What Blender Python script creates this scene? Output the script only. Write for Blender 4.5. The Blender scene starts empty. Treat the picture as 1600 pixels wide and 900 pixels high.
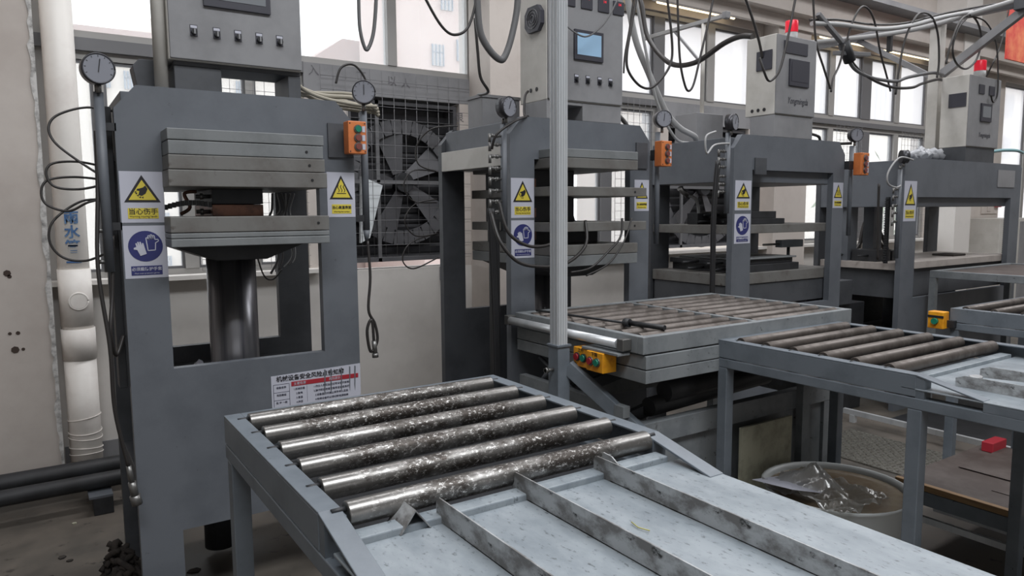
import bpy, bmesh, math, random
from mathutils import Vector, Matrix
random.seed(7)
S = bpy.context.scene
COL = S.collection
PI = math.pi

# ------------------------------------------------------------------ camera
F, YAW, PITCH, ROLL = 1131.0, 0.58532, 0.104769, 0.0070195
cy, sy, cp, sp = math.cos(YAW), math.sin(YAW), math.cos(PITCH), math.sin(PITCH)
fwd = Vector((sy*cp, cy*cp, -sp)); right = Vector((cy, -sy, 0)); down = fwd.cross(right)
cr, sr = math.cos(ROLL), math.sin(ROLL)
r2 = cr*right + sr*down; d2 = -sr*right + cr*down
cam = bpy.data.cameras.new('camera'); cam.sensor_width = 36; cam.lens = F/1600*36
cam.clip_start = .02; cam.clip_end = 300
co = bpy.data.objects.new('camera', cam); COL.objects.link(co)
m = Matrix((r2, -d2, -fwd)).transposed().to_4x4(); m.translation = (0, 0, 1.7)
co.matrix_world = m; S.camera = co

# ------------------------------------------------------------------ world, lights, exposure
W = bpy.data.worlds.new('overcast_sky'); S.world = W; W.use_nodes = True
bg = W.node_tree.nodes['Background']
bg.inputs[0].default_value = (.93, .96, 1, 1); bg.inputs[1].default_value = 2.6
S.view_settings.view_transform = 'Standard'; S.view_settings.look = 'None'
S.view_settings.gamma = 1; S.view_settings.use_curve_mapping = False
S.view_settings.exposure = 0.06

def area(name, loc, rot, sx, sz, power, color):
    l = bpy.data.lights.new(name, 'AREA'); l.shape = 'RECTANGLE'; l.size = sx; l.size_y = sz
    l.energy = power; l.color = color
    o = bpy.data.objects.new(name, l); COL.objects.link(o); o.location = loc; o.rotation_euler = rot
    return o
# added fill lamps overhead and behind the camera, brightening the hall
area('overhead_fill_near', (1.2, -.6, 5.85), (0, 0, 0), 6, 1.6, 390, (.94, .965, 1))
area('overhead_fill_far', (10.0, 1.5, 5.85), (0, 0, 0), 7, 1.2, 260, (.96, .97, 1))
area('overhead_fill_mid', (4.5, 4.0, 5.8), (0, 0, 0), 9, .8, 200, (.97, .97, 1))
area('rear_fill', (0.0, -8.8, 2.6), (PI/2, 0, 0), 8, 4, 60, (.95, .97, 1))  # added fill at the rear wall; no door is built there

# ------------------------------------------------------------------ materials
def srgb(r, g, b):
    f = lambda c: (c/255/12.92) if c/255 <= .04045 else ((c/255+.055)/1.055)**2.4
    return (f(r), f(g), f(b), 1)
MATS = {}
def mat(name, c, rough=.6, metal=0, c2=None, scale=6, lo=.45, hi=.65, bump=0, c3=None, s3=40, lo3=.62, hi3=.7,
        rough2=None, emit=None, es=1, spec=.5, stretch=None, coat=0, detail=6):
    m = bpy.data.materials.new(name); m.use_nodes = True; nt = m.node_tree; N = nt.nodes; L = nt.links
    b = N['Principled BSDF']; b.inputs['Base Color'].default_value = c
    b.inputs['Roughness'].default_value = rough; b.inputs['Metallic'].default_value = metal
    b.inputs['Specular IOR Level'].default_value = spec
    b.inputs['Coat Weight'].default_value = coat
    if emit:
        b.inputs['Emission Color'].default_value = emit; b.inputs['Emission Strength'].default_value = es
    if c2 or c3 or bump:
        tc = N.new('ShaderNodeTexCoord'); mp = N.new('ShaderNodeMapping')
        L.new(tc.outputs['Object'], mp.inputs[0])
        if stretch: mp.inputs['Scale'].default_value = stretch
        n = N.new('ShaderNodeTexNoise'); n.inputs['Scale'].default_value = scale; n.inputs['Detail'].default_value = detail
        n.inputs['Roughness'].default_value = .65
        L.new(mp.outputs[0], n.inputs['Vector'])
        last = None
        if c2:
            r = N.new('ShaderNodeMapRange'); r.inputs[1].default_value = lo; r.inputs[2].default_value = hi
            L.new(n.outputs[0], r.inputs[0])
            x = N.new('ShaderNodeMix'); x.data_type = 'RGBA'; x.inputs[6].default_value = c; x.inputs[7].default_value = c2
            L.new(r.outputs[0], x.inputs[0]); last = x.outputs[2]
            if rough2 is not None:
                rr = N.new('ShaderNodeMapRange'); rr.inputs[3].default_value = rough; rr.inputs[4].default_value = rough2
                L.new(r.outputs[0], rr.inputs[0]); L.new(rr.outputs[0], b.inputs['Roughness'])
        if c3:
            n3 = N.new('ShaderNodeTexNoise'); n3.inputs['Scale'].default_value = s3; n3.inputs['Detail'].default_value = 8
            n3.inputs['Roughness'].default_value = .7
            L.new(mp.outputs[0], n3.inputs['Vector'])
            r3 = N.new('ShaderNodeMapRange'); r3.inputs[1].default_value = lo3; r3.inputs[2].default_value = hi3
            L.new(n3.outputs[0], r3.inputs[0])
            x3 = N.new('ShaderNodeMix'); x3.data_type = 'RGBA'; x3.inputs[7].default_value = c3
            if last: L.new(last, x3.inputs[6])
            else: x3.inputs[6].default_value = c
            L.new(r3.outputs[0], x3.inputs[0]); last = x3.outputs[2]
        if last: L.new(last, b.inputs['Base Color'])
        if bump:
            bp = N.new('ShaderNodeBump'); bp.inputs['Strength'].default_value = bump; bp.inputs['Distance'].default_value = .004
            L.new(n.outputs[0], bp.inputs['Height']); L.new(bp.outputs[0], b.inputs['Normal'])
    MATS[name] = m
    return m
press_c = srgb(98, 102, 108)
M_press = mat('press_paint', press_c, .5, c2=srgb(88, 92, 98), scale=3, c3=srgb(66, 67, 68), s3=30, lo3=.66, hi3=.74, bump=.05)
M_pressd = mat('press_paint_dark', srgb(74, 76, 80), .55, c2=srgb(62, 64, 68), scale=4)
M_platen = mat('platen_steel', srgb(112, 111, 108), .55, metal=.1, c2=srgb(96, 92, 88), scale=5, c3=srgb(60, 50, 42), s3=22, lo3=.6, hi3=.72)
M_platel = mat('platen_edge_paint', srgb(120, 123, 124), .5, c2=srgb(104, 107, 108), scale=5)
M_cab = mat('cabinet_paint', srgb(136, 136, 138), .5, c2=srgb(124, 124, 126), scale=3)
M_cab2 = mat('pale_paint_and_lit_beam', srgb(196, 193, 187), .5, c2=srgb(180, 177, 170), scale=3)  # lighter copy of the cabinet paint; carries window light on the side beam
M_dark = mat('dark_steel', srgb(44, 45, 48), .55, c2=srgb(32, 33, 35), scale=8)
M_black = mat('black_rubber', srgb(30, 30, 32), .5)
M_hose = mat('hose_rubber', srgb(44, 41, 40), .45)
M_hoseg = mat('grey_conduit', srgb(96, 96, 97), .5)
M_hosel = mat('light_conduit', srgb(160, 160, 160), .5)
M_chrome = mat('ram_chrome', srgb(130, 130, 134), .3, metal=.8, c2=srgb(84, 84, 90), scale=2, stretch=(9, 9, .3), rough2=.42)
M_copper = mat('hot_block_copper', srgb(150, 108, 90), .5, metal=.3, c2=srgb(96, 74, 66), scale=12)
M_brass = mat('fitting_steel', srgb(120, 119, 117), .38, metal=.7)
M_white = mat('sign_white', srgb(186, 187, 198), .5)
M_yellow = mat('sign_yellow', srgb(210, 192, 70), .5)
M_signblk = mat('sign_black', srgb(34, 32, 36), .5)
M_blue = mat('sign_blue', srgb(44, 48, 104), .5)
M_red = mat('sign_red', srgb(160, 40, 52), .5)
M_inkgrey = mat('sign_ink', srgb(60, 62, 80), .6)
M_stencil = mat('faint_stencil', srgb(106, 104, 108), .8)
M_orange = mat('button_box_orange', srgb(206, 120, 66), .5, c2=srgb(188, 106, 58), scale=9)
M_yel2 = mat('button_box_yellow', srgb(230, 160, 30), .45, c2=srgb(206, 128, 28), scale=14, c3=srgb(110, 70, 30), s3=50, lo3=.64, hi3=.7)
M_green = mat('button_green', srgb(30, 120, 96), .35)
M_btnred = mat('button_red', srgb(150, 36, 44), .35)
M_btnbrn = mat('button_dull_red', srgb(120, 66, 60), .4)
M_beacon = mat('beacon_red', srgb(220, 40, 60), .3, emit=srgb(220, 30, 50), es=.25)
M_screen = mat('screen_blue', srgb(130, 160, 185), .3, emit=srgb(140, 168, 192), es=.3)
M_screeng = mat('screen_grey', srgb(120, 124, 128), .3)
M_bezel = mat('screen_bezel', srgb(58, 58, 66), .45)
M_led = mat('led_red', srgb(220, 50, 60), .4, emit=srgb(235, 40, 60), es=.8)
M_dial = mat('gauge_dial', srgb(132, 134, 142), .35)
M_gauge = mat('gauge_body', srgb(70, 70, 74), .35, metal=.5)
def roller_mat():
    m = bpy.data.materials.new('roller_steel'); m.use_nodes = True; nt = m.node_tree; N = nt.nodes; L = nt.links
    b = N['Principled BSDF']; b.inputs['Metallic'].default_value = .8
    tc = N.new('ShaderNodeTexCoord'); oi = N.new('ShaderNodeObjectInfo'); ad = N.new('ShaderNodeVectorMath'); ad.operation = 'MULTIPLY_ADD'
    ad.inputs[1].default_value = (1, 1.6, 1.6); L.new(tc.outputs['Object'], ad.inputs[0])
    cx = N.new('ShaderNodeVectorMath'); cx.operation = 'SCALE'; cx.inputs[0].default_value = (9, 5, 3); L.new(oi.outputs['Random'], cx.inputs['Scale']); L.new(cx.outputs[0], ad.inputs[2])
    def noise(sc, det, ro): 
        n = N.new('ShaderNodeTexNoise'); n.inputs['Scale'].default_value = sc; n.inputs['Detail'].default_value = det; n.inputs['Roughness'].default_value = ro
        L.new(ad.outputs[0], n.inputs['Vector']); return n.outputs[0]
    def rng(src, a, b_, c=0, d=1):
        r = N.new('ShaderNodeMapRange'); r.inputs[1].default_value = a; r.inputs[2].default_value = b_; r.inputs[3].default_value = c; r.inputs[4].default_value = d; L.new(src, r.inputs[0]); return r.outputs[0]
    def mul(a, b_):
        x = N.new('ShaderNodeMath'); x.operation = 'MULTIPLY'; L.new(a, x.inputs[0]); L.new(b_, x.inputs[1]); return x.outputs[0]
    sx = N.new('ShaderNodeSeparateXYZ'); L.new(tc.outputs['Object'], sx.inputs[0])
    ab = N.new('ShaderNodeMath'); ab.operation = 'ABSOLUTE'; L.new(sx.outputs[0], ab.inputs[0])
    jit = N.new('ShaderNodeMath'); jit.operation = 'ADD'; L.new(ab.outputs[0], jit.inputs[0]); L.new(rng(noise(14, 4, .6), .3, .7, -.06, .06), jit.inputs[1])
    worn = rng(jit.outputs[0], .26, .33, 1, .25)         # scale and rust in the middle, cleaner steel at the ends
    big = mul(rng(noise(9, 8, .65), .36, .55), worn)
    x = N.new('ShaderNodeMix'); x.data_type = 'RGBA'; x.inputs[6].default_value = srgb(138, 136, 133); x.inputs[7].default_value = srgb(70, 65, 61); L.new(big, x.inputs[0])
    sp = mul(rng(noise(85, 10, .8), .54, .62), worn)
    y = N.new('ShaderNodeMix'); y.data_type = 'RGBA'; y.inputs[7].default_value = srgb(222, 220, 217); L.new(x.outputs[2], y.inputs[6]); L.new(sp, y.inputs[0])  # near-white flecks: sparkle of the worn steel put into the colour
    dk = mul(rng(noise(38, 8, .7), .60, .70), worn)
    z = N.new('ShaderNodeMix'); z.data_type = 'RGBA'; z.inputs[7].default_value = srgb(58, 50, 46); L.new(y.outputs[2], z.inputs[6]); L.new(dk, z.inputs[0])
    L.new(z.outputs[2], b.inputs['Base Color']); L.new(rng(big, 0, 1, .30, .48), b.inputs['Roughness'])
    bp = N.new('ShaderNodeBump'); bp.inputs['Distance'].default_value = .002; L.new(rng(worn, .25, 1, .05, .55), bp.inputs['Strength']); L.new(noise(60, 10, .7), bp.inputs['Height']); L.new(bp.outputs[0], b.inputs['Normal'])
    return m
M_roller = roller_mat()
M_roller2 = mat('roller_dull', srgb(104, 97, 92), .45, metal=.6, c2=srgb(76, 69, 64), scale=6, rough2=.65, bump=.2)
M_bench = mat('bench_paint', srgb(108, 115, 122), .4, c2=srgb(94, 101, 108), scale=5, c3=srgb(46, 48, 50), s3=24, lo3=.66, hi3=.71)
M_plate = mat('plate_paint', srgb(144, 151, 156), .36, c2=srgb(122, 130, 136), scale=4, lo=.4, hi=.62, c3=srgb(74, 79, 82), s3=42, lo3=.57,
              hi3=.68, stretch=(2.2, 1, 1), rough2=.3, bump=.08)
M_fin = mat('guide_fin_steel', srgb(178, 180, 181), .4, metal=.3, c2=srgb(116, 114, 112), scale=12, lo=.42, hi=.6, c3=srgb(44, 42, 40), s3=26,
            lo3=.6, hi3=.68, bump=.2, stretch=(1, 1, 1.6))
M_table = mat('lift_table_paint', srgb(126, 130, 132), .45, c2=srgb(108, 112, 115), scale=6, c3=srgb(48, 48, 48), s3=28, lo3=.62, hi3=.7)
M_alu = mat('aluminium_profile', srgb(206, 208, 210), .34, metal=.35, c2=srgb(186, 189, 192), scale=1.2, stretch=(6, 6, .2))
M_wall = mat('plaster_beige', srgb(198, 190, 183), .85, c2=srgb(186, 177, 170), scale=1.5, c3=srgb(150, 138, 130), s3=6, lo3=.7, hi3=.76)
M_wallw = mat('plaster_white', srgb(214, 210, 205), .85, c2=srgb(202, 198, 193), scale=1.4)
M_flake = mat('bare_plaster', srgb(205, 203, 200), .9, c2=srgb(128, 126, 124), scale=14)
M_conc = mat('concrete_grey', srgb(140, 140, 142), .9, c2=srgb(124, 124, 126), scale=2)
M_floor = mat('floor_concrete', srgb(100, 93, 85), .7, c2=srgb(70, 67, 62), scale=1.6, lo=.4, hi=.6, c3=srgb(52, 48, 44), s3=9, lo3=.6,
              hi3=.68, bump=.25, rough2=.45)
M_frame = mat('window_frame_alu', srgb(160, 158, 155), .5, metal=.2)
M_framed = mat('window_frame_dark', srgb(110, 110, 112), .5, metal=.2)
M_wire = mat('wire_steel', srgb(120, 120, 122), .5, metal=.4)
M_pvc = mat('pvc_pipe', srgb(240, 236, 230), .45, c2=srgb(228, 222, 216), scale=3)
M_bluetext = mat('stencil_blue', srgb(60, 100, 150), .6, c2=srgb(110, 140, 170), scale=30)
M_fan = mat('fan_sheet', srgb(92, 92, 95), .5, c2=srgb(76, 76, 79), scale=4)
M_fanblade = mat('fan_blade', srgb(92, 92, 95), .5, metal=.1)
M_pink = mat('building_pink', srgb(196, 178, 172), .9, c2=srgb(190, 172, 166), scale=.4)
M_bwhite = mat('building_white', srgb(208, 200, 190), .9)
M_roofb = mat('building_roof', srgb(160, 136, 130), .9)
M_bglass = mat('building_glass', srgb(168, 166, 166), .3)
M_bframe = mat('building_window_frame', srgb(112, 130, 146), .5)
M_tree = mat('foliage', srgb(90, 120, 70), .8)
M_tub = mat('tub_white', srgb(200, 204, 204), .4)
M_liquid = mat('murky_liquid', srgb(128, 112, 92), .12, c2=srgb(150, 138, 120), scale=5)
M_wood = mat('wood_edge', srgb(150, 120, 84), .6, c2=srgb(128, 100, 70), scale=8, stretch=(8, 1, 8))
M_board = mat('cart_board', srgb(72, 62, 58), .6, c2=srgb(92, 84, 80), scale=4)
M_card = mat('beige_board', srgb(170, 168, 148), .7, c2=srgb(130, 128, 112), scale=5)
M_tread = mat('tread_steel', srgb(150, 148, 140), .35, metal=.7, bump=.6, scale=60, c2=srgb(110, 105, 98))
M_cloth = mat('dirty_cloth', srgb(52, 46, 42), .9, c2=srgb(34, 30, 28), scale=12)
M_bundle = mat('pale_cable_sleeve', srgb(158, 152, 138), .7)
M_twig = mat('yellow_straw', srgb(170, 164, 100), .6)
M_banner = mat('banner_red', srgb(205, 70, 60), .7, c2=srgb(225, 130, 90), scale=3)
M_lamp = mat('lamp_tube_warm', srgb(255, 235, 190), .4, emit=(1, .83, .55, 1), es=2.2)
M_slab = mat('table_slab', srgb(170, 162, 156), .5, c2=srgb(150, 142, 136), scale=4)
def clearmat(name, tint, glossmix, milk=0, rough=.03):
    m = bpy.data.materials.new(name); m.use_nodes = True; nt = m.node_tree; N = nt.nodes; L = nt.links
    N.clear(); out = N.new('ShaderNodeOutputMaterial'); t = N.new('ShaderNodeBsdfTransparent'); t.inputs[0].default_value = tint
    g = N.new('ShaderNodeBsdfGlossy'); g.inputs['Roughness'].default_value = rough
    a = N.new('ShaderNodeMixShader'); a.inputs[0].default_value = glossmix
    L.new(t.outputs[0], a.inputs[1]); L.new(g.outputs[0], a.inputs[2]); last = a
    if milk:
        d = N.new('ShaderNodeBsdfTranslucent'); d.inputs[0].default_value = (.95, .95, .95, 1)
        x = N.new('ShaderNodeMixShader'); x.inputs[0].default_value = milk
        L.new(a.outputs[0], x.inputs[1]); L.new(d.outputs[0], x.inputs[2]); last = x
    L.new(last.outputs[0], out.inputs[0])
    return m
M_glass = clearmat('window_glass', (.95, .96, .96, 1), .04, .22)  # milky share puts the window haze into the glass and brightens it
M_glassd = clearmat('dusty_window_glass', (.95, .95, .96, 1), .04, .55)
M_film = clearmat('plastic_film', (.88, .88, .86, 1), .16, .30, .22)

# ------------------------------------------------------------------ mesh builder and object helpers
class B:
    def __init__(s): s.v = []; s.f = []; s.sm = []
    def face(s, idx, smooth=False): s.f.append(idx); s.sm.append(smooth)
    def box(s, x0, x1, y0, y1, z0, z1):
        n = len(s.v)
        s.v += [(x0,y0,z0),(x1,y0,z0),(x1,y1,z0),(x0,y1,z0),(x0,y0,z1),(x1,y0,z1),(x1,y1,z1),(x0,y1,z1)]
        for q in ((0,3,2,1),(4,5,6,7),(0,1,5,4),(1,2,6,5),(2,3,7,6),(3,0,4,7)): s.face([n+i for i in q])
        return s
    def prism(s, poly, axis, a, b):
        # poly in the two other axes (x,z for 'y'; y,z for 'x'; x,y for 'z')
        def P(p, t): return (p[0], t, p[1]) if axis == 'y' else (t, p[0], p[1]) if axis == 'x' else (p[0], p[1], t)
        n = len(s.v); k = len(poly)
        s.v += [P(p, a) for p in poly] + [P(p, b) for p in poly]
        s.face([n+i for i in range(k)]); s.face([n+k+i for i in range(k)][::-1])
        for i in range(k): j = (i+1) % k; s.face([n+i, n+k+i, n+k+j, n+j])
        return s
    def tube(s, pts, r, n=8, cap=True, r_end=None):
        pts = [Vector(p) for p in pts]; base = len(s.v); m = len(pts); prev = None
        for i, p in enumerate(pts):
            t = (pts[min(i+1, m-1)] - pts[max(i-1, 0)])
            t = t.normalized() if t.length > 1e-9 else Vector((0, 0, 1))
            if prev is None:
                u = t.orthogonal().normalized()
            else:
                u = (prev - t*prev.dot(t)); u = u.normalized() if u.length > 1e-6 else t.orthogonal().normalized()
            prev = u; w = t.cross(u)
            rr = r if r_end is None else r + (r_end-r)*i/(m-1)
            for k in range(n):
                a = 2*PI*k/n; s.v.append(tuple(p + (u*math.cos(a)+w*math.sin(a))*rr))
        for i in range(m-1):
            for k in range(n):
                a = base+i*n+k; b = base+i*n+(k+1) % n
                s.face([a, b, b+n, a+n], True)
        if cap: s.face([base+k for k in range(n)][::-1]); s.face([base+(m-1)*n+k for k in range(n)])
        return s
    def cyl(s, p0, p1, r, n=20, r1=None): return s.tube([p0, p1], r, n, True, r1)
    def lathe(s, prof, cx, cy_, n=24, sx=1, sy_=1):
        base = len(s.v); m = len(prof)
        for r, z in prof:
            for k in range(n):
                a = 2*PI*k/n; s.v.append((cx+r*sx*math.cos(a), cy_+r*sy_*math.sin(a), z))
        for i in range(m-1):
            for k in range(n):
                a = base+i*n+k; b = base+i*n+(k+1) % n; s.face([a, b, b+n, a+n], True)
        return s
    def bar(s, p0, p1, w, h, up=(0, 0, 1)):
        p0 = Vector(p0); p1 = Vector(p1); t = (p1-p0).normalized(); sd = t.cross(Vector(up)).normalized(); u = sd.cross(t)
        n = len(s.v)
        for p in (p0, p1):
            for a, b in ((-1,-1),(1,-1),(1,1),(-1,1)): s.v.append(tuple(p+sd*a*w/2+u*b*h/2))
        for q in ((0,1,2,3),(7,6,5,4),(0,4,5,1),(1,5,6,2),(2,6,7,3),(3,7,4,0)): s.face([n+i for i in q])
        return s
def smooth_path(pts, k=6):
    pts = [Vector(p) for p in pts]; out = []
    for i in range(len(pts)-1):
        p0 = pts[max(i-1, 0)]; p1 = pts[i]; p2 = pts[i+1]; p3 = pts[min(i+2, len(pts)-1)]
        for j in range(k):
            t = j/k
            out.append(.5*((2*p1)+(-p0+p2)*t+(2*p0-5*p1+4*p2-p3)*t*t+(-p0+3*p1-3*p2+p3)*t**3))
    out.append(pts[-1]); return out
WORLD = {}
def place(o, w, parent):
    if parent is not None:
        o.parent = parent; o.location = Vector(w) - WORLD[parent.name]
    else: o.location = w
    WORLD[o.name] = Vector(w)
def obj(name, b, material, parent=None, bevel=0, label=None):
    xs = list(zip(*b.v)); c = Vector([(min(a)+max(a))/2 for a in xs])
    me = bpy.data.meshes.new(name)
    me.from_pydata([tuple(Vector(v)-c) for v in b.v], [], b.f)
    me.polygons.foreach_set('use_smooth', b.sm)
    bm = bmesh.new(); bm.from_mesh(me); bmesh.ops.recalc_face_normals(bm, faces=bm.faces); bm.to_mesh(me); bm.free()
    me.materials.append(material)
    o = bpy.data.objects.new(name, me); COL.objects.link(o)
    place(o, c, parent)
    if bevel:
        md = o.modifiers.new('bevel', 'BEVEL'); md.width = bevel; md.segments = 2; md.limit_method = 'ANGLE'; md.angle_limit = .7
    if label: o['label'] = label
    return o
def thing(name, label, cat, loc=(0, 0, 0), group=None):
    o = bpy.data.objects.new(name, None); COL.objects.link(o); o.empty_display_size = .1
    place(o, loc, None); o['label'] = label; o['category'] = cat
    if group: o['group'] = group
    return o
def tag(o, label, cat, group=None):
    o['label'] = label; o['category'] = cat
    if group: o['group'] = group
    return o
def struct(o): o['kind'] = 'structure'; return o
def stuff(o): o['kind'] = 'stuff'; return o
def again(src, w, parent=None):
    o = src.copy(); COL.objects.link(o); o.parent = None
    place(o, w, parent); return o
def text(name, s, size, loc, material, parent, face='-y', squeeze=1, bold=0, shear=0):
    cu = bpy.data.curves.new(name, 'FONT'); cu.body = s; cu.size = size; cu.align_x = 'CENTER'; cu.align_y = 'CENTER'
    cu.extrude = .0004; cu.resolution_u = 2; cu.offset = bold; cu.shear = shear
    t = bpy.data.objects.new(name+'_tmp', cu); COL.objects.link(t)
    dg = bpy.context.evaluated_depsgraph_get(); me = bpy.data.meshes.new_from_object(t.evaluated_get(dg))
    bpy.data.objects.remove(t)
    me.transform(Matrix.Diagonal((squeeze, 1, 1, 1)))
    R = Matrix.Rotation(PI/2, 4, 'X')
    if face == '-x': R = Matrix.Rotation(-PI/2, 4, 'Z') @ R
    me.transform(R); me.materials.clear(); me.materials.append(material)
    o = bpy.data.objects.new(name, me); COL.objects.link(o); place(o, loc, parent); return o
def cable(pts, r, material, name='cable', parent=None, n=8, k=7):
    return obj(name, B().tube(smooth_path(pts, k), r, n), material, parent)

# ================================================================== SETTING
YW = 5.5      # inner face of the window wall
struct(obj('floor', B().box(-7, 16, -9, 6.2, -.1, 0), M_floor))
struct(obj('ceiling', B().box(-7, 16, -9, 6.2, 6, 6.15), M_wallw))
struct(obj('wall_left', B().box(-7.2, -7, -9, 6.2, 0, 6), M_wallw))
struct(obj('wall_right', B().box(16, 16.2, -9, 6.2, 0, 6), M_wallw))
struct(obj('wall_rear', B().box(-7, 16, -9.2, -9, 0, 6), M_wallw))
wb = B()
ZS, ZL, ZU, ZT = 1.30, 2.72, 2.86, 3.72     # sill, top of lower lights, bottom of upper lights, top of upper lights
wb.box(-7, 16, YW, YW+.24, ZT, 6)
struct(obj('wall_back_lower', B().box(-7, 16, YW, YW+.24, 0, ZS-.06), M_wallw))
wb.box(-7, .08, YW, YW+.24, ZS-.06, ZT)
wb.box(3.26, 4.12, YW, YW+.24, ZS-.06, ZT); wb.box(7.05, 7.75, YW, YW+.24, ZS-.06, ZT)
wb.box(10.83, 13.15, YW, YW+.24, ZS-.06, ZT); wb.box(15, 16, YW, YW+.24, ZS-.06, ZT)
wb.box(1.78, 2.12, YW, YW+.24, ZS-.06, 2.62); wb.box(3.12, 3.26, YW, YW+.24, ZS-.06, 2.62)
wb.box(5.47, 5.62, YW, YW+.24, ZS-.06, 2.62); wb.box(6.9, 7.05, YW, YW+.24, ZS-.06, 2.62)
struct(obj('trim_8', B().box(1.78, 3.26, YW, YW+.24, 2.62, ZU-.03).box(5.47, 7.05, YW, YW+.24, 2.62, ZU-.03), M_conc))
wall = struct(obj('wall_back', wb, M_wall))
struct(obj('wall_pier_left', B().box(-7, .085, 5.2, YW, 0, 6), M_wall))
fl = B()
zz = 0.0
pts = []
while zz < 3.9:
    pts.append((.085-.012-random.random()*.022, zz)); zz += .03+random.random()*.05
fl.prism([(.088, 0)] + [(.088, 3.9)] + pts[::-1], 'y', 5.194, 5.2)
struct(obj('trim_1', fl, M_flake))
st = B()
for x, z, r in ((-.22, 1.62, .012), (-.13, 1.36, .02), (-.12, 1.34, .012), (-.1, 1.0, .012), (-.14, 1.0, .01), (-.12, .9, .022), (-.08, .9, .01), (-.27, 1.95, .01)):
    st.cyl((x-.0, 5.1985, z), (x, 5.2, z), r, 7)
struct(obj('trim_2', st, mat('wall_scuff', srgb(70, 58, 52), .9)))
struct(obj('wall_pier_middle', B().box(3.22, 4.0, 5.16, YW, 0, 6), M_wall))
struct(obj('wall_pier_right', B().box(7.12, 7.72, 5.3, YW, 0, 6), M_wall))
struct(obj('wall_pier_end', B().box(10.9, 11.35, 5.1, YW, 0, 6), M_wallw))
struct(obj('trim_3', B().box(.09, 1.85, YW-.13, YW+.02, ZS-.05, ZS-.02).box(4.0, 10.85, YW-.13, YW+.02, ZS-.05, ZS-.02), M_wallw))           # white sill ledge
# crane beam along the wall above the windows
bb = B(); bb.box(4.0, 16, 5.12, 5.5, 3.86, 4.1); bb.box(4.0, 16, 5.26, 5.32, 3.74, 3.86)
struct(obj('trim_4', bb, M_wall))
struct(obj('trim_5', B().box(-7, 16, 4.9, 5.5, 4.1, 4.16), M_conc))
# skirting stain band at the wall foot
struct(obj('baseboard_back', B().box(.1, 10.8, YW-.012, YW, 0, .18), M_conc))

def window(n, x0, x1, z0, z1, mulls, fr=.05, glass=M_glass, thick=(), dark=M_frame):
    w = B(); y0, y1 = YW+.03, YW+.11
    w.box(x0, x1, y0, y1, z0, z0+fr); w.box(x0, x1, y0, y1, z1-fr, z1)
    w.box(x0, x0+fr, y0, y1, z0+fr, z1-fr); w.box(x1-fr, x1, y0, y1, z0+fr, z1-fr)
    win = struct(obj('window_%d' % n, w, dark))
    xs = [x0+fr]+sum(([a, b] for a, b in mulls), [])+[x1-fr]
    for a, b in mulls: obj('mullion', B().box(a, b, y0-.01, y1, z0+fr, z1-fr), M_framed if (b-a) > .12 else dark, win)
    for i in range(0, len(xs), 2):
        a, b = xs[i], xs[i+1]
        obj('pane', B().box(a, b, y0+.035, y0+.041, z0+fr, z1-fr), glass, win)
        if glass is not M_glass or n > 1:
            e = B(); g = .018
            e.box(a, a+g, y0+.015, y0+.06, z0+fr, z1-fr); e.box(b-g, b, y0+.015, y0+.06, z0+fr, z1-fr)
            e.box(a+g, b-g, y0+.015, y0+.06, z0+fr, z0+fr+g); e.box(a+g, b-g, y0+.015, y0+.06, z1-fr-g, z1-fr)
            obj('sash', e, M_framed, win)
    return win
window(1, .09, 3.27, ZU-.03, ZT, [(.88, .95), (1.68, 1.75), (2.48, 2.56)])
window(2, .09, 1.78, ZS-.03, ZL+.03, [(.40, .46), (.90, .99), (1.36, 1.42)])
window(3, 4.12, 7.05, ZU-.03, ZT, [(5.42, 5.57), (6.22, 6.33)], glass=M_glassd)
window(4, 4.12, 5.47, ZS-.03, ZL+.05, [(4.72, 4.86)], glass=M_glass)
window(5, 7.75, 10.83, ZU-.03, ZT, [(8.46, 8.56), (9.17, 9.38), (9.98, 10.09)], glass=M_glassd)
window(6, 7.75, 10.83, ZS-.03, ZL+.05, [(8.46, 8.56), (9.17, 9.38), (9.98, 10.09)], glass=M_glass)
window(7, 13.15, 15.0, 1.3, ZT, [(14.0, 14.1)], glass=M_glassd)
# transoms between upper and lower lights
tb = B(); tb.box(.09, 1.78, YW-.01, YW+.1, ZL+.03, ZU-.03); struct(obj('trim_6', tb, M_framed))
tb = B(); tb.box(4.12, 5.47, YW-.01, YW+.1, ZL+.05, ZU-.03); tb.box(7.75, 10.83, YW-.01, YW+.1, ZL+.05, ZU-.03); struct(obj('trim_7', tb, M_framed))

def wire_grid(x0, x1, z0, z1, y, step=.075, r=.0022, label='', stepz=None):
    g = B(); x = x0
    while x < x1: g.tube([(x, y, z0), (x, y, z1)], r, 4); x += step
    z = z0
    while z < z1: g.tube([(x0, y-.004, z), (x1, y-.004, z)], r, 4); z += (stepz or step)
    return g
for x0, x1, z0, z1, lab in ((1.0, 1.78, ZS, ZL, 'welded wire guard mesh over lower window behind first press'),
                            (1.9, 3.2, 1.34, 2.82, 'tall welded wire mesh in front of the wall fan between first and second press'),
                            (4.86, 5.5, ZS, 2.82, 'welded wire guard mesh over bright window behind second press'),
                            (8.56, 9.2, ZS, ZL+.05, 'wire guard mesh over left lower light between third and fourth press'),
                            (10.09, 10.8, ZS, ZL+.05, 'wire guard mesh over last lower light by the right pier')):
    tag(obj('window_guard', wire_grid(x0, x1, z0, z1, YW-.03, .1 if x0 == 1.9 else .08), M_wire), lab, 'wire mesh')

for ch, x, z in (('入', 1.86, 2.77), ('下', 2.24, 2.76), ('口', 2.26, 2.68), ('人', 2.62, 2.74), ('以', 2.50, 2.75), ('艮', 3.12, 2.50)):
    mk_ = text('wall_marking', ch, .085, (x, YW-.002, z), M_stencil, None); tag(mk_, 'faint dark stencilled mark on the grey band above the wall fan, reading '+ch, 'writing')

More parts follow.
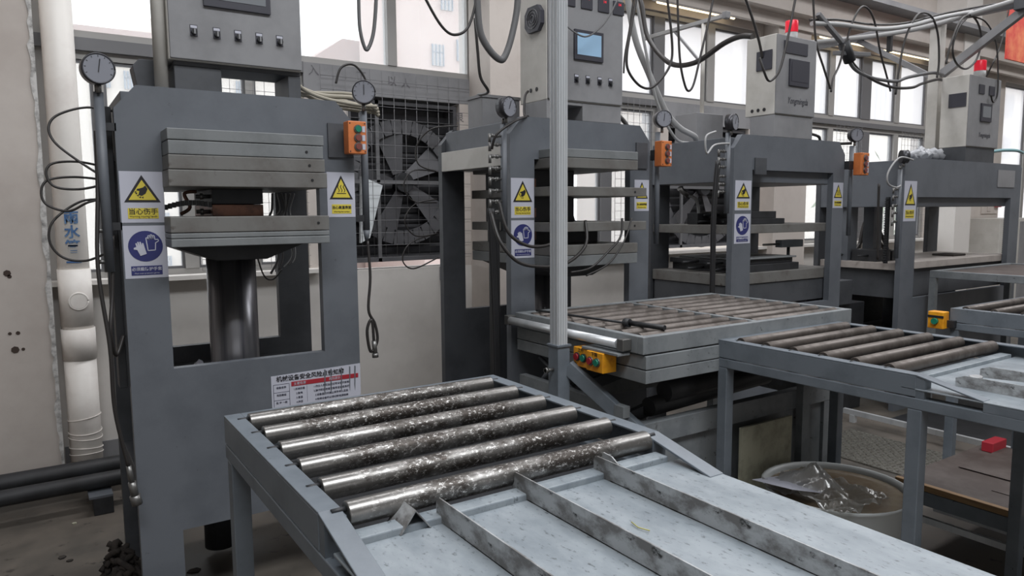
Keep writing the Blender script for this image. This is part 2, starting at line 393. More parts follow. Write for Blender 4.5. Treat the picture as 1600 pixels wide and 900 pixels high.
# wall fans
def wall_fan(x0, x1, z0, z1, label, ang):
    t = thing('exhaust_fan', label, 'fan', ((x0+x1)/2, YW+.1, z0))
    cx, cz = (x0+x1)/2, (z0+z1)/2; R = min(x1-x0, z1-z0)/2-.03
    h = B(); h.box(x0, x1, YW+.22, YW+.24, z0, z1); h.box(x0, x1, YW+.04, YW+.22, z0, z0+.03); h.box(x0, x1, YW+.04, YW+.22, z1-.03, z1)
    h.box(x0, x0+.03, YW+.04, YW+.22, z0+.03, z1-.03); h.box(x1-.03, x1, YW+.04, YW+.22, z0+.03, z1-.03)
    obj('housing', h, M_fan, t)
    r = B(); k = 32
    for i in range(k):
        a, b = 2*PI*i/k, 2*PI*(i+1)/k
        r.bar((cx+R*math.cos(a), YW+.1, cz+R*math.sin(a)), (cx+R*math.cos(b), YW+.1, cz+R*math.sin(b)), .12, .02, (0, 1, 0))
    obj('shroud_ring', r, M_fan, t)
    z = z0+.06
    while z < z1-.06:
        obj('louvre', B().prism([(YW+.20, z), (YW+.215, z), (YW+.17, z+.05), (YW+.155, z+.05)], 'x', x0+.03, x1-.03), M_fan, t); z += .085
    for i in range(5):
        a = ang+2*PI*i/5; bl = B(); ca, sa = math.cos(a), math.sin(a)
        def pt(rad, off, y): return (cx+ca*rad-sa*off, y, cz+sa*rad+ca*off)
        q = [pt(.08, -.03, YW+.11), pt(R-.04, -.13, YW+.09), pt(R-.04, .1, YW+.14), pt(.08, .05, YW+.13)]
        bl.v += q + [(x, y+.006, z_) for x, y, z_ in q]
        for f in ((0,1,2,3),(7,6,5,4),(0,4,5,1),(1,5,6,2),(2,6,7,3),(3,7,4,0)): bl.face(list(f))
        obj('blade', bl, M_fanblade, t)
    obj('hub', B().cyl((cx, YW+.05, cz), (cx, YW+.16, cz), .08), M_dark, t)
    br = B(); br.bar((x0+.02, YW+.05, cz), (x1-.02, YW+.05, cz), .02, .03); br.bar((x0+.25, YW+.05, z0), (x0+.25, YW+.05, z1), .02, .03, (1, 0, 0))
    obj('motor_bracket', br, M_framed, t)
wall_fan(2.13, 3.11, 1.30, 2.60, 'large dark exhaust fan in the wall between first and second press', .6)
wall_fan(5.63, 6.89, 1.30, 2.60, 'dark exhaust fan in the wall behind third press', .2)

obj('backlit_sheet', B().prism([(2.22, 1.99), (2.40, 1.92), (2.28, 1.50), (2.20, 1.46)], 'y', YW+.005, YW+.04), mat('backlit_pale_sheet', srgb(215, 220, 222), .5), bpy.data.objects['exhaust_fan'], label='pale opaque sheet with the light from behind put into its colour')  # solid pale sheet; light shining through is put into its colour

jb = thing('junction_box', 'small grey junction box on the wall seen through the second press', 'box', (2.98, 5.45, 1.28))
obj('case', B().box(2.90, 3.10, 5.42, 5.5, 1.12, 1.24), M_cab, jb, .004); obj('lid', B().box(2.91, 3.09, 5.412, 5.42, 1.13, 1.23), M_conc, jb, .002)

# downpipe at left
dp = thing('rain_downpipe', 'white plastic rain downpipe with blue Chinese stencil beside left wall pier', 'pipe', (.205, 5.3, 0))
obj('pipe', B().cyl((.215, 5.36, .3), (.215, 5.36, 4.6), .088, 28), M_pvc, dp)
obj('coupling', B().cyl((.215, 5.36, 1.0), (.215, 5.36, 1.36), .094, 28), M_pvc, dp)
obj('coupling', B().cyl((.215, 5.36, .78), (.215, 5.36, .98), .097, 28), M_pvc, dp)
lp = B(); lp.cyl((.215, 5.36, .02), (.215, 5.36, .8), .092, 28)
obj('wrapped_foot', lp, M_pvc, dp)
for z in (.16, .2, .27, .31, .4): obj('tape_band', B().tube([(.215+.0955*math.cos(a*PI/14), 5.36+.0955*math.sin(a*PI/14), z+.012*math.sin(a*PI/14+z*20)) for a in range(29)], .003, 5), M_pvc, dp)
cp_ = B(); cp_.tube([(.225+.052*math.cos(a*PI/14), 5.262, 1.16+.052*math.sin(a*PI/14)) for a in range(29)], .006, 6)
cp_.cyl((.225, 5.256, 1.16), (.225, 5.30, 1.16), .046)
obj('inspection_cap', cp_, M_pvc, dp)
for ch, z in (('雨', 1.68), ('水', 1.59), ('管', 1.50), ('一', 1.40)):
    text('stencil_character', ch, .085, (.215, 5.268, z), M_bluetext, dp, bold=.002)

# floor pipes by the left pier
def floor_pipe(y, z, r, label):
    return tag(obj('floor_pipe', B().cyl((-2.2, y, z), (2.05, y+.02, z), r, 14), M_dark), label, 'pipe')
floor_pipe(4.98, .16, .055, 'thicker dark pipe running along the foot of the wall, rear of the pair')
floor_pipe(4.72, .16, .045, 'dark pipe along the floor, front of the pair, on block supports')
for x in (.25, -1.3):
    sb = thing('pipe_support', 'small dark block stand under the floor pipe left of first press' if x > 0 else 'block stand under the floor pipes beyond the left frame edge', 'support', (x, 4.66, 0))
    obj('post', B().box(x-.05, x+.05, 4.6, 4.74, 0, .10), M_dark, sb, .004)
    obj('saddle', B().box(x-.07, x+.05, 4.6, 5.03, .10, .112), M_press, sb)

# ---------------------------------------------------------------- outside
gr = struct(obj('ground_outside', B().box(-60, 120, 6.3, 120, -2.2, -2.0), M_conc))
def building(x0, x1, y0, y1, z1, material, label, wins, ww=1.2, wh=1.7, roof=None):
    t = thing('building', label, 'building', ((x0+x1)/2, y0, -2))
    obj('wall', B().box(x0, x1, y0, y1, -2, z1), material, t)
    obj('parapet', B().box(x0-.3, x1+.3, y0-.3, y0+.1, z1-.5, z1), M_roofb, t)
    for x, z in wins:
        f = B(); y = y0
        f.box(x, x+ww, y-.08, y+.02, z, z+wh)
        w = obj('window', f, M_bglass, t)
        g = B(); 
        for a in (0, .33, .66, 1): g.box(x+ww*a-.025, x+ww*a+.025, y-.12, y-.08, z, z+wh)
        g.box(x, x+ww, y-.12, y-.08, z+wh*.6, z+wh*.6+.05)
        obj('window_frame', g, M_bframe, w)
    if roof:
        obj('roof', roof, M_roofb, t)
    return t
# left, seen past the downpipe
building(1.7, 7.6, 26, 36, 7.35, M_bwhite, 'pale block with stacked windows seen outside left window', [(x, z) for x in (2.05, 2.75, 3.5, 4.3, 5.2, 6.1) for z in (-.2, 1.2, 2.6, 4.0, 5.6)], .28, .55)
obj('stair_tower', B().box(3.05, 4.6, 27, 30, 7.35, 8.1), M_bwhite, bpy.data.objects['building'])
rb = B(); rb.prism([(10.9, 8.5), (12.96, 9.96), (19.5, 9.8), (21, 8.5)], 'y', 34, 44)
building(11.3, 20.6, 34.2, 43.8, 8.5, M_pink, 'low pinkish block with a hipped roof outside the middle window', [(12.6, 5), (16, 5)], roof=rb)
building(13.55, 20.4, 27, 33.4, 22, M_pink, 'tall pink beige block with blue framed windows outside the middle window', [(13.9+1.5*i, 1.3+2.1*j) for i in range(4) for j in range(3)]+[(14.05, 7.65), (15.2, 7.95), (16.9, 8.2), (14.5, 9.9), (15.7, 10.2), (17.4, 10.4)], .5, .85)
building(24, 42, 20, 30, 20, M_bwhite, 'cream block with air conditioners outside windows above third press', [(25.5+4.4*i, 6+3.1*j) for i in range(4) for j in range(3)])
building(46, 80, 26, 38, 17, M_bwhite, 'white block outside the windows between third and fourth press', [(49+4.4*i, 5.5+3.1*j) for i in range(7) for j in range(3)])
tr = thing('tree', 'pale green bushy tree outside lower window between third and fourth press', 'tree', (24.5, 14, -2))
obj('trunk', B().cyl((24.5, 14, -2), (24.5, 14, 1), .15, 10), M_dark, tr)
cb = B()
for i in range(420):
    a, b_, c = random.gauss(0, .7), random.gauss(0, .6), random.gauss(0, .6); p = Vector((24.5+a, 14+b_, 2.0+c)); s_ = .22
    u = Vector((random.gauss(0, 1), random.gauss(0, 1), random.gauss(0, 1))).normalized()*s_; w = u.orthogonal().normalized()*s_*.6
    n = len(cb.v); cb.v += [tuple(p-u), tuple(p+w), tuple(p+u), tuple(p-w)]; cb.face([n, n+1, n+2, n+3])
stuff(obj('foliage', cb, M_tree, tr))

# ================================================================== PRESS PARTS
def warn_sign(p, x0, x1, z0, z1, y, kind):
    w, h = x1-x0, z1-z0; cx = (x0+x1)/2; s = w/.158
    lab = {'hand': 'white sticker with yellow triangle and injured hand', 'heat': 'white sticker with yellow triangle and three heat waves',
           'glove': 'white sticker with blue disc and protective gloves'}[kind]
    sg = obj('safety_sign', B().box(x0, x1, y-.0015, y, z0, z1), M_white, p, label=lab)
    Y1, Y2, Y3 = y-.0028, y-.0038, y-.0048
    if kind in ('hand', 'heat'):
        tw = .066*s; zb = z0+h*.40; zt = z1-h*.07
        tri = lambda k, a, b: [(cx-tw*k, a), (cx+tw*k, a), (cx, b)]
        obj('triangle_border', B().prism(tri(1, zb, zt), 'y', y-.0015, Y1), M_signblk, sg)
        obj('triangle_field', B().prism(tri(.76, zb+.009*s, zt-.019*s), 'y', Y1, Y2), M_yellow, sg)
        g = B(); zc = zb+(zt-zb)*.36
        if kind == 'hand':
            hp = [(-.014, -.012), (-.002, -.016), (.012, -.006), (.02, .012), (.012, .026), (.004, .018), (-.008, .014), (-.018, .012), (-.02, .006), (-.01, .004)]
            g.prism([(cx+a*s, zc+b*s+.002) for a, b in hp], 'y', Y2, Y3)
            for a, b in ((-.022, -.004), (-.017, -.012), (-.009, -.019), (-.025, .002), (.0, -.02)): g.prism([(cx+(a-.004)*s, zc+b*s), (cx+(a+.003)*s, zc+(b-.004)*s), (cx+(a+.004)*s, zc+(b+.004)*s)], 'y', Y2, Y3)
        else:
            for dx in (-.016, 0, .016):
                pts = [Vector((cx+dx*s+.0045*s*math.sin(i*.9), Y2-.0005, zc+(i*.0055-.008)*s)) for i in range(8)]
                for i in range(7):
                    a, b_ = pts[i], pts[i+1]; g.prism([(a.x-.002*s, a.z), (a.x+.002*s, a.z), (b_.x+.002*s, b_.z), (b_.x-.002*s, b_.z)], 'y', Y2, Y3)
            g.prism([(cx-.026*s, zc-.017*s), (cx+.026*s, zc-.017*s), (cx+.026*s, zc-.013*s), (cx-.026*s, zc-.013*s)], 'y', Y2, Y3)
        obj('pictogram', g, M_signblk, sg)
        cb_ = z0+h*.08; ct = z0+h*.285
        obj('caption_plate', B().box(cx-w*.35, cx+w*.35, Y1, y-.0015, cb_, ct), M_yellow, sg)
        text('caption', '当心伤手' if kind == 'hand' else '当心高温表面', w*(.17 if kind == 'hand' else .115), (cx, Y1-.0006, cb_+(ct-cb_)*.64), M_signblk, sg, bold=.0003)
        text('caption', 'Warning injuring hands' if kind == 'hand' else 'Warning hot surface', w*.068, (cx, Y1-.0006, cb_+(ct-cb_)*.2), M_signblk, sg)
    else:
        zc = z0+h*.61; R = w*.40
        obj('disc', B().prism([(cx+R*math.cos(i*PI/18), zc+R*.98*math.sin(i*PI/18)) for i in range(36)], 'y', y-.0015, Y1), M_blue, sg)
        def glove(ox, oz, k, ang, mir=1):
            pts = [(-.012, -.026), (.012, -.026), (.015, 0), (.026, .006), (.024, .012), (.014, .012), (.013, .026), (.008, .027), (.007, .013), (.005, .03), (0, .03), (0, .013),
                   (-.003, .028), (-.008, .027), (-.007, .012), (-.011, .021), (-.015, .019), (-.014, .004)]
            c, s_ = math.cos(ang), math.sin(ang)
            return [(cx+ox*s+k*s*(mir*a*c-b_*s_), zc+oz*s+k*s*(mir*a*s_+b_*c)) for a, b_ in pts]
        g = B(); g.prism(glove(-.017, -.01, 1.0, .3, -1), 'y', Y1, Y3)
        o2 = glove(.02, .012, 1.12, .05)
        for i in range(len(o2)):
            a = Vector((o2[i][0], 0, o2[i][1])); b_ = Vector((o2[(i+1) % len(o2)][0], 0, o2[(i+1) % len(o2)][1]))
            if (b_-a).length > 1e-5: g.bar((a.x, (Y1+Y2)/2, a.z), (b_.x, (Y1+Y2)/2, b_.z), .001, .0035*s, (0.01, 0, 1) if abs((b_-a).normalized().z) < .9 else (1, 0, .01))
        obj('pictogram', g, M_white, sg)
        cb_ = z0+h*.06; ct = z0+h*.235
        obj('caption_plate', B().box(cx-w*.36, cx+w*.36, Y1, y-.0015, cb_, ct), M_blue, sg)
        text('caption', '必须戴防护手套', w*.1, (cx, Y1-.0006, cb_+(ct-cb_)*.64), M_white, sg, bold=.0002)
        text('caption', 'Must wear protective gloves', w*.05, (cx, Y1-.0006, cb_+(ct-cb_)*.2), M_white, sg)
    return sg

def gauge(p, x, y, z, r=.052, needle=.3, turn=0, post=None):
    """round pressure gauge facing -y turned by `turn` radians; sits on a stem"""
    d = Vector((math.sin(turn), -math.cos(turn), 0)); c = Vector((x, y, z)); rt = Vector((math.cos(turn), math.sin(turn), 0))
    g = obj('pressure_gauge', B().tube([c-d*-.02, c+d*.0, c+d*-.03], r, 28), M_gauge, p)
    rim = B().tube([c+d*.021+(rt*math.cos(a*PI/16)+Vector((0, 0, 1))*math.sin(a*PI/16))*(r-.002) for a in range(33)], .0035, 6)
    obj('rim', rim, M_gauge, g)
    obj('dial', B().tube([c+d*.02, c+d*.0215], r-.005, 28), M_dial, g)
    up = Vector((math.sin(needle), 0, math.cos(needle))); up = rt*up.x+Vector((0, 0, 1))*up.z
    obj('needle', B().bar(c+d*.024-up*r*.25, c+d*.024+up*r*.62, .003, .001, d), M_signblk, g)
    mk = B()
    for i in range(-4, 5):
        a = i*.5; u = rt*math.sin(a)+Vector((0, 0, 1))*math.cos(a); mk.bar(c+d*.0225+u*(r-.014), c+d*.0225+u*(r-.008), .002, .0008, d)
    obj('dial_marks', mk, M_signblk, g)
    obj('stem', B().cyl((x, y+.005, z-r-.03), (x, y+.005, z-r+.004), .009, 10), M_brass, g)
    return g

def button_box(p, x0, x1, y0, y1, z0, z1, rows, material, name='push_button_box'):
    b = obj(name, B().box(x0, x1, y0, y1, z0, z1), material, p, .004)
    cx = x0+(x1-x0)*.52; r = (x1-x0)*.19; k = len(rows)
    for i, mm in enumerate(rows):
        z = z1-(z1-z0)*(.24+.27*i)
        o = obj('button_collar', B().cyl((cx, y0-.006, z), (cx, y0, z), r*1.15, 20), M_brass, b)
        o2 = obj('button', B().cyl((cx, y0-.012, z), (cx, y0-.006, z), r*.85, 20), mm, b)
        obj('name_tag', B().box(cx+r*1.25, cx+r*2.1, y0-.002, y0, z-r*.8, z+r*.8), M_white, b)
    for a, c in ((x0+.008, z0+.01), (x1-.008, z0+.01), (x0+.008, z1-.01), (x1-.008, z1-.01)):
        obj('screw', B().cyl((a, y0-.002, c), (a, y0, c), .003, 8), M_gauge, b)
    return b

def selector(cab, x, y, z):
    k = obj('selector_switch', B().box(x-.014, x+.014, y-.003, y, z-.022, z+.022), M_bezel, cab)
    obj('legend', B().box(x-.012, x+.012, y-.004, y-.003, z+.009, z+.019), M_white, k)
    obj('knob', B().cyl((x, y-.02, z-.007), (x, y-.003, z-.007), .0105, 14), M_dark, k)
    obj('grip', B().box(x-.003, x+.003, y-.026, y-.02, z-.017, z+.003), M_cab, k)

def frame_plate(X0, X1, O0, O1, y0, y1, zt, zo, zs, cf=.07, foot=None, zl=.38):
    """press side plate: two legs, crown above zo, panel zl..zs, opening between"""
    b = B()
    b.prism([(X0, 0), (O0, 0), (O0, zt), (X0+cf, zt), (X0, zt-cf*1.15)], 'y', y0, y1)
    b.prism([(O1, 0), (X1, 0), (X1, zt-cf*1.15), (X1-cf, zt), (O1, zt)], 'y', y0, y1)
    b.prism([(O0, zo), (O1, zo), (O1, zt), (O0, zt)], 'y', y0, y1)
    b.prism([(O0, zl), (O1, zl), (O1, zs), (O0, zs)], 'y', y0, y1)
    return b

def press(label, X0, X1, O0, O1, Y0=3.2, Y1=4.0, zt=2.2, zs=1.07, zo=1.98, cf=.08, t=.045, crown_side=False):
    p = thing('hydraulic_press', label, 'press', ((X0+X1)/2, Y0, 0), 'hydraulic presses along the window wall')
    obj('front_plate', frame_plate(X0, X1, O0, O1, Y0, Y0+t, zt, zo, zs, cf), M_press, p)
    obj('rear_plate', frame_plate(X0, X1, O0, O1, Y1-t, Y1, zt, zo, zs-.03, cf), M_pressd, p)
    c = B()
    if crown_side:
        c.box(X0+.004, X1-.004, Y0+t, Y1-t, zo-.08, zt-.02)
    else:
        c.box(X0+.03, X1-.03, Y0+t, Y1-t, zo+.08, zt-.02)
        c.box(X0+.004, X1-.004, Y0+t, Y1-t, zo-.03, zo+.08)
    obj('crown_beam', c, M_press, p, .003)
    c = B(); c.box(X0+.02, X1-.02, Y0+t, Y1-t, .42, .60)
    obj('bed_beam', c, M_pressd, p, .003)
    return p

def cabinet(p, x0, x1, y0, y1, z0, z1, name='control_cabinet', beacon=None):
    c = obj(name, B().box(x0, x1, y0, y1, z0, z1), M_cab2, p, .004)
    d = obj('cabinet_door', B().box(x0+.004, x1-.002, y0-.012, y0, z0+.004, z1-.004), M_cab, c, .003)
    return c
def disp(c, x0, x1, y, z0, z1, m=M_screen, fr=.018):
    b = obj('touch_screen', B().box(x0, x1, y-.012, y, z0, z1), M_bezel, c, .002)
    obj('screen_glass', B().box(x0+fr, x1-fr, y-.0135, y-.012, z0+fr*1.5, z1-fr), m, c)
def hole(c, x, y, z, r=.011):
    obj('cable_hole', B().cyl((x-.003, y, z), (x, y, z), r, 14), M_black, c)

# ---------------------------------------------------------------- PRESS 1
p1 = press('large grey four-post press with chrome ram, nearest and leftmost of the row', .295, 1.257, .455, 1.09, zs=1.07, zo=1.98, Y1=3.95)
def platen(p, x0, x1, y0, y1, z0, z1, m=M_platen, name='platen', bevel=.003, bolts=()):
    o = obj(name, B().box(x0, x1, y0, y1, z0, z1), m, p, bevel)
    for bx in bolts: obj('bolt_hole', B().cyl((bx, y0-.002, (z0+z1)/2), (bx, y0+.002, (z0+z1)/2), .006, 10), M_black, o)
    return o
platen(p1, .455, 1.065, 3.05, 3.88, 1.985, 2.028, M_platel, 'upper_platen')
platen(p1, .457, 1.062, 3.053, 3.88, 1.93, 1.983, M_platel, 'upper_platen', bolts=(.99,))
platen(p1, .455, 1.067, 3.05, 3.88, 1.873, 1.928, M_platen, 'upper_platen', bolts=(1.0,))
platen(p1, .452, 1.075, 3.05, 3.88, 1.807, 1.871, M_platen, 'upper_platen', bolts=(1.01,))
platen(p1, .45, 1.078, 3.05, 3.88, 1.628, 1.690, M_platen, 'lower_platen', bolts=(1.03,))
platen(p1, .45, 1.078, 3.052, 3.88, 1.606, 1.626, M_platel, 'lower_platen')
platen(p1, .45, 1.078, 3.05, 3.88, 1.572, 1.604, M_platel, 'lower_platen')
fr = B().prism([(.47, 1.572), (1.06, 1.572), (.87, 1.50), (.66, 1.50)], 'y', 3.28, 3.8)
obj('ram_head', fr, M_dark, p1, .003)
obj('ram', B().cyl((.768, 3.52, .5), (.768, 3.52, 1.51), .108, 48), M_chrome, p1, label='polished chrome ram')
obj('cylinder_body', B().cyl((.7, 3.72, .05), (.7, 3.72, .6), .075, 28), M_dark, p1)
obj('cylinder_flange', B().cyl((.768, 3.52, .60), (.768, 3.52, .72), .17, 32), M_pressd, p1)
obj('hot_block', B().box(.655, .868, 3.3, 3.7, 1.742, 1.807), M_dark, p1, .003)
obj('hot_block', B().box(.655, .868, 3.3, 3.7, 1.690, 1.740), M_copper, p1, .003, label='rust brown lower heating block')
obj('bed_cover', B().box(.46, 1.085, 3.25, 3.90, .93, .955), M_dark, p1)
for cx_, cy_, lab_ in ((.655, 3.60, 'small crumpled white rag left of the chrome ram of first press'), (.86, 3.72, 'small crumpled white rag right of the chrome ram of first press')):
    q_ = B(); n_ = 9
    for a_ in range(n_):
        for b_ in range(n_):
            u_, w_ = a_/(n_-1)-.5, b_/(n_-1)-.5; hh = max(0, 1-(u_*u_+w_*w_)*4)
            q_.v.append((cx_-.035+u_*.11, cy_+w_*.1, 0.956+.07*hh*(.75+.25*math.sin(a_*2.1+b_*1.3))))
    for a_ in range(n_-1):
        for b_ in range(n_-1): k_ = a_*n_+b_; q_.face([k_, k_+n_, k_+n_+1, k_+1], True)
    rg_ = tag(obj('white_rag', q_, M_white), lab_, 'rag'); md = rg_.modifiers.new('thickness', 'SOLIDIFY'); md.thickness = .003; md.offset = 1
ch = B()
for i in range(12):
    x = .47+i*.0155; z = 1.728+.012*math.sin(i*.3)+.0012*i
    ch.box(x, x+.012, 3.3, 3.33, z-.01, z+.012)
obj('drag_chain', ch, M_black, p1)
for z in (1.71, 1.775):
    obj('hose_fitting', B().cyl((.60, 3.36, z), (.655, 3.36, z), .009, 10), M_brass, p1)
    obj('hose_fitting', B().cyl((.615, 3.36, z), (.63, 3.36, z), .014, 6), M_brass, p1)
obj('copper_tube', B().tube(smooth_path([(.56, 3.5, 1.70), (.60, 3.5, 1.73), (.58, 3.5, 1.79), (.63, 3.5, 1.80)]), .008, 8), M_copper, p1)
# wires bunched inside the right hand side
for i in range(6):
    x = 1.02+.022*i; 
    cable([(x, 3.7, 1.80), (x+.02*math.sin(i), 3.72, 1.72), (x-.02, 3.7, 1.66), (x+.015*math.cos(i*2), 3.68, 1.5), (x-.03, 3.68, 1.40+.01*i)], .0035 if i % 2 else .006, M_hosel if i % 2 else M_hoseg, 'wire', p1)
cable([(.93, 3.8, 1.62), (.98, 3.8, 1.40), (1.03, 3.8, 1.36), (1.08, 3.8, 1.41)], .004, M_hose, 'wire', p1)
# cabinet and its base
c1 = cabinet(p1, .50, 1.03, 3.2, 3.45, 2.312, 3.06)
disp(c1, .635, .90, 3.188, 2.53, 2.72, M_screeng, .02)
for x in (.595, .682, .765, .85, .935): selector(c1, x, 3.188, 2.43)
sb = B(); sb.box(.52, 1.03, 3.22, 3.43, 2.295, 2.312); sb.box(.52, .70, 3.22, 3.43, 2.2, 2.295); sb.box(.975, 1.03, 3.22, 3.43, 2.2, 2.295)
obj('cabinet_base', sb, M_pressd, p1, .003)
obj('support_post', B().cyl((.475, 3.24, 2.2), (.475, 3.24, 3.06), .026, 16), M_cab2, p1)
obj('terminal_box', B().prism([(.395, 2.2), (.50, 2.2), (.50, 2.32), (.405, 2.32), (.38, 2.29)], 'y', 3.30, 3.40), M_pressd, p1, .003)
# left guide tube with gauge
gt = B().cyl((.247, 3.19, 1.48), (.247, 3.19, 2.16), .018, 16)
obj('guide_tube', gt, M_press, p1)
obj('tube_cap', B().cyl((.247, 3.19, 2.16), (.247, 3.19, 2.185), .012, 12), M_brass, p1)
gauge(p1, .247, 3.16, 2.24, .056, .15, .12)
obj('tube_clamp', B().box(.247, .30, 3.2, 3.225, 2.02, 2.05).box(.247, .30, 3.2, 3.225, 1.64, 1.67), M_dark, p1)
obj('side_duct', B().box(.262, .292, 3.27, 3.36, 1.0, 2.12), M_dark, p1, .003)
gt = B().cyl((1.312, 3.21, 1.62), (1.312, 3.21, 2.165), .0165, 16); gt.tube([(1.312, 3.21, 1.62), (1.312, 3.21, 1.57)], .0165, 12, True, .008)
obj('guide_tube', gt, M_press, p1)
gauge(p1, 1.305, 3.18, 2.245, .052, 0, -.35)
obj('tube_clamp', B().box(1.257, 1.30, 3.2, 3.225, 1.66, 1.69).box(1.257, 1.30, 3.2, 3.225, 2.05, 2.08), M_dark, p1)
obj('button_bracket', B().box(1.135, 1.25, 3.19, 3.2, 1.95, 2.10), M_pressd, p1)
button_box(p1, 1.195, 1.28, 3.10, 3.16, 1.962, 2.105, (M_green, M_btnbrn, M_btnbrn), M_orange)
obj('box_arm', B().box(1.22, 1.25, 3.16, 3.2, 2.0, 2.06), M_dark, p1)
warn_sign(p1, .299, .454, 1.668, 1.868, 3.2, 'hand'); warn_sign(p1, .300, .455, 1.448, 1.656, 3.2, 'glove'); warn_sign(p1, 1.125, 1.256, 1.682, 1.884, 3.2, 'heat')
# hazard notice at the lower right
n1 = obj('hazard_notice', B().prism([(.842, .84), (1.256, .84), (1.256, .995), (.842, .985)], 'y', 3.1975, 3.2), M_white, p1, label='torn white notice sheet with a red header')
text('notice_title', '机械设备安全风险点告知牌', .026, (1.02, 3.196, .968), M_signblk, n1, bold=.0004)
obj('header_bar', B().box(.93, 1.245, 3.196, 3.1975, .93, .95), M_red, n1)
text('header_text', '主要危害', .014, (.968, 3.1953, .9395), M_white, n1); text('header_text', '风险提示', .014, (1.13, 3.1953, .9395), M_white, n1)
rl = B(); rl.box(.85, .852, 3.197, 3.1975, .845, .945); rl.box(.92, .922, 3.197, 3.1975, .845, .945); rl.box(.85, .92, 3.197, 3.1975, .944, .946); rl.box(.85, .92, 3.197, 3.1975, .908, .91); rl.box(.85, .92, 3.197, 3.1975, .873, .875)
rl.box(1.0, 1.001, 3.197, 3.1975, .85, .925)
obj('ruled_lines', rl, M_inkgrey, n1)
for i, s_ in enumerate(('设备名称', '风险等级', '低 中 一般')): text('notice_text', s_, .011, (.885, 3.1963, .93-.034*i), M_inkgrey, n1)
for i, s_ in enumerate(('1.机械伤害', '2.触电', '3.高温', '4.挤压')): text('notice_text', s_, .011, (.965, 3.1963, .915-.02*i), M_inkgrey, n1)
for i, s_ in enumerate(('1.作业人员应当经过专业培训合格', '2.操作前应检查设备安全状态良好', '3.设备运行时禁止将手伸入压板', '4.检修设备时必须切断电源挂牌')): text('notice_text', s_, .0115, (1.115, 3.1963, .915-.02*i), M_inkgrey, n1)
sc = B()
for x in (1.08, 1.11, 1.16, 1.2, 1.225): sc.prism([(x, .87+random.random()*.03), (x+.003, .87), (x+.006+random.random()*.004, .985), (x+.002, .988)], 'y', 3.1955, 3.1965)
obj('scratch', sc, M_press, n1)
# hoses on the left side
def side_loop(pts): cable(pts, .0048, M_hose, 'hose', p1, 7)
side_loop([(.33, 3.5, 2.13), (.22, 3.42, 2.13), (.12, 3.38, 2.09), (.085, 3.36, 2.04), (.1, 3.34, 1.98), (.17, 3.3, 1.91), (.26, 3.26, 1.84)])
side_loop([(.28, 3.4, 1.89), (.18, 3.38, 1.91), (.09, 3.36, 1.90), (.065, 3.35, 1.86), (.09, 3.34, 1.81), (.17, 3.32, 1.80), (.26, 3.3, 1.82)])
side_loop([(.28, 3.4, 1.84), (.16, 3.38, 1.85), (.07, 3.36, 1.835), (.045, 3.35, 1.79), (.06, 3.34, 1.74), (.13, 3.32, 1.715), (.2, 3.3, 1.75), (.28, 3.3, 1.765)])
side_loop([(.28, 3.42, 1.76), (.18, 3.4, 1.755), (.08, 3.36, 1.68), (.06, 3.35, 1.60), (.1, 3.34, 1.535), (.18, 3.32, 1.52), (.27, 3.3, 1.56)])
cable([(.235, 3.25, 2.02), (.225, 3.2, 1.8), (.205, 3.15, 1.5), (.225, 3.12, 1.2), (.228, 3.12, .95), (.262, 3.12, .72)], .0075, M_hose, 'hose', p1)
cable([(.265, 3.2, 1.62), (.25, 3.18, 1.4), (.232, 3.14, 1.25), (.25, 3.2, 1.15), (.285, 3.24, 1.22)], .0075, M_hose, 'hose', p1)
fitb = B(); fitb.cyl((.262, 3.12, .722), (.27, 3.12, .655), .010, 10); fitb.cyl((.27, 3.12, .655), (.277, 3.12, .60), .015, 8); fitb.cyl((.277, 3.12, .60), (.284, 3.12, .56), .02, 8)
obj('hose_coupling', fitb, M_brass, p1)
for z in (1.64, 1.52): obj('hose_fitting', B().cyl((.235, 3.19, z), (.21, 3.19, z), .009, 6), M_brass, p1)
# hose and loose lead on the right side
cable([(1.312, 3.2, 1.57), (1.312, 3.18, 1.4), (1.295, 3.17, 1.25), (1.325, 3.17, 1.18), (1.335, 3.17, 1.10), (1.3, 3.17, 1.05), (1.285, 3.17, 1.15), (1.31, 3.17, 1.2), (1.318, 3.17, 1.08)], .007, M_hose, 'hose', p1)
obj('hose_coupling', B().cyl((1.318, 3.17, 1.10), (1.322, 3.17, 1.04), .012, 8).cyl((1.322, 3.17, 1.04), (1.323, 3.17, 1.02), .016, 8), M_brass, p1)
cable([(1.262, 3.23, 1.95), (1.262, 3.23, 1.5), (1.262, 3.23, .9), (1.262, 3.23, .3)], .006, M_black, 'power_lead', p1)

# ---------------------------------------------------------------- manifold with fitting ladder
def manifold(p, x, y, z0, z1, zs_, gz, gturn=.25):
    obj('guide_tube', B().cyl((x, y, z0), (x, y, z1), .017, 14), M_press, p)
    obj('tube_cap', B().cyl((x, y, z1), (x, y, z1+.03), .010, 10), M_brass, p)
    gauge(p, x, y-.03, gz, .052, .35, gturn)
    for k, z in enumerate(zs_):
        b = B(); b.cyl((x-.085, y, z), (x-.01, y, z), .0062, 8); b.cyl((x-.05, y, z), (x-.035, y, z), .011, 6); b.cyl((x-.075, y, z), (x-.065, y, z), .010, 6)
        b.cyl((x-.085, y, z+.01), (x-.085, y, z-.035), .008, 8)
        obj('manifold_fitting', b, M_brass, p)
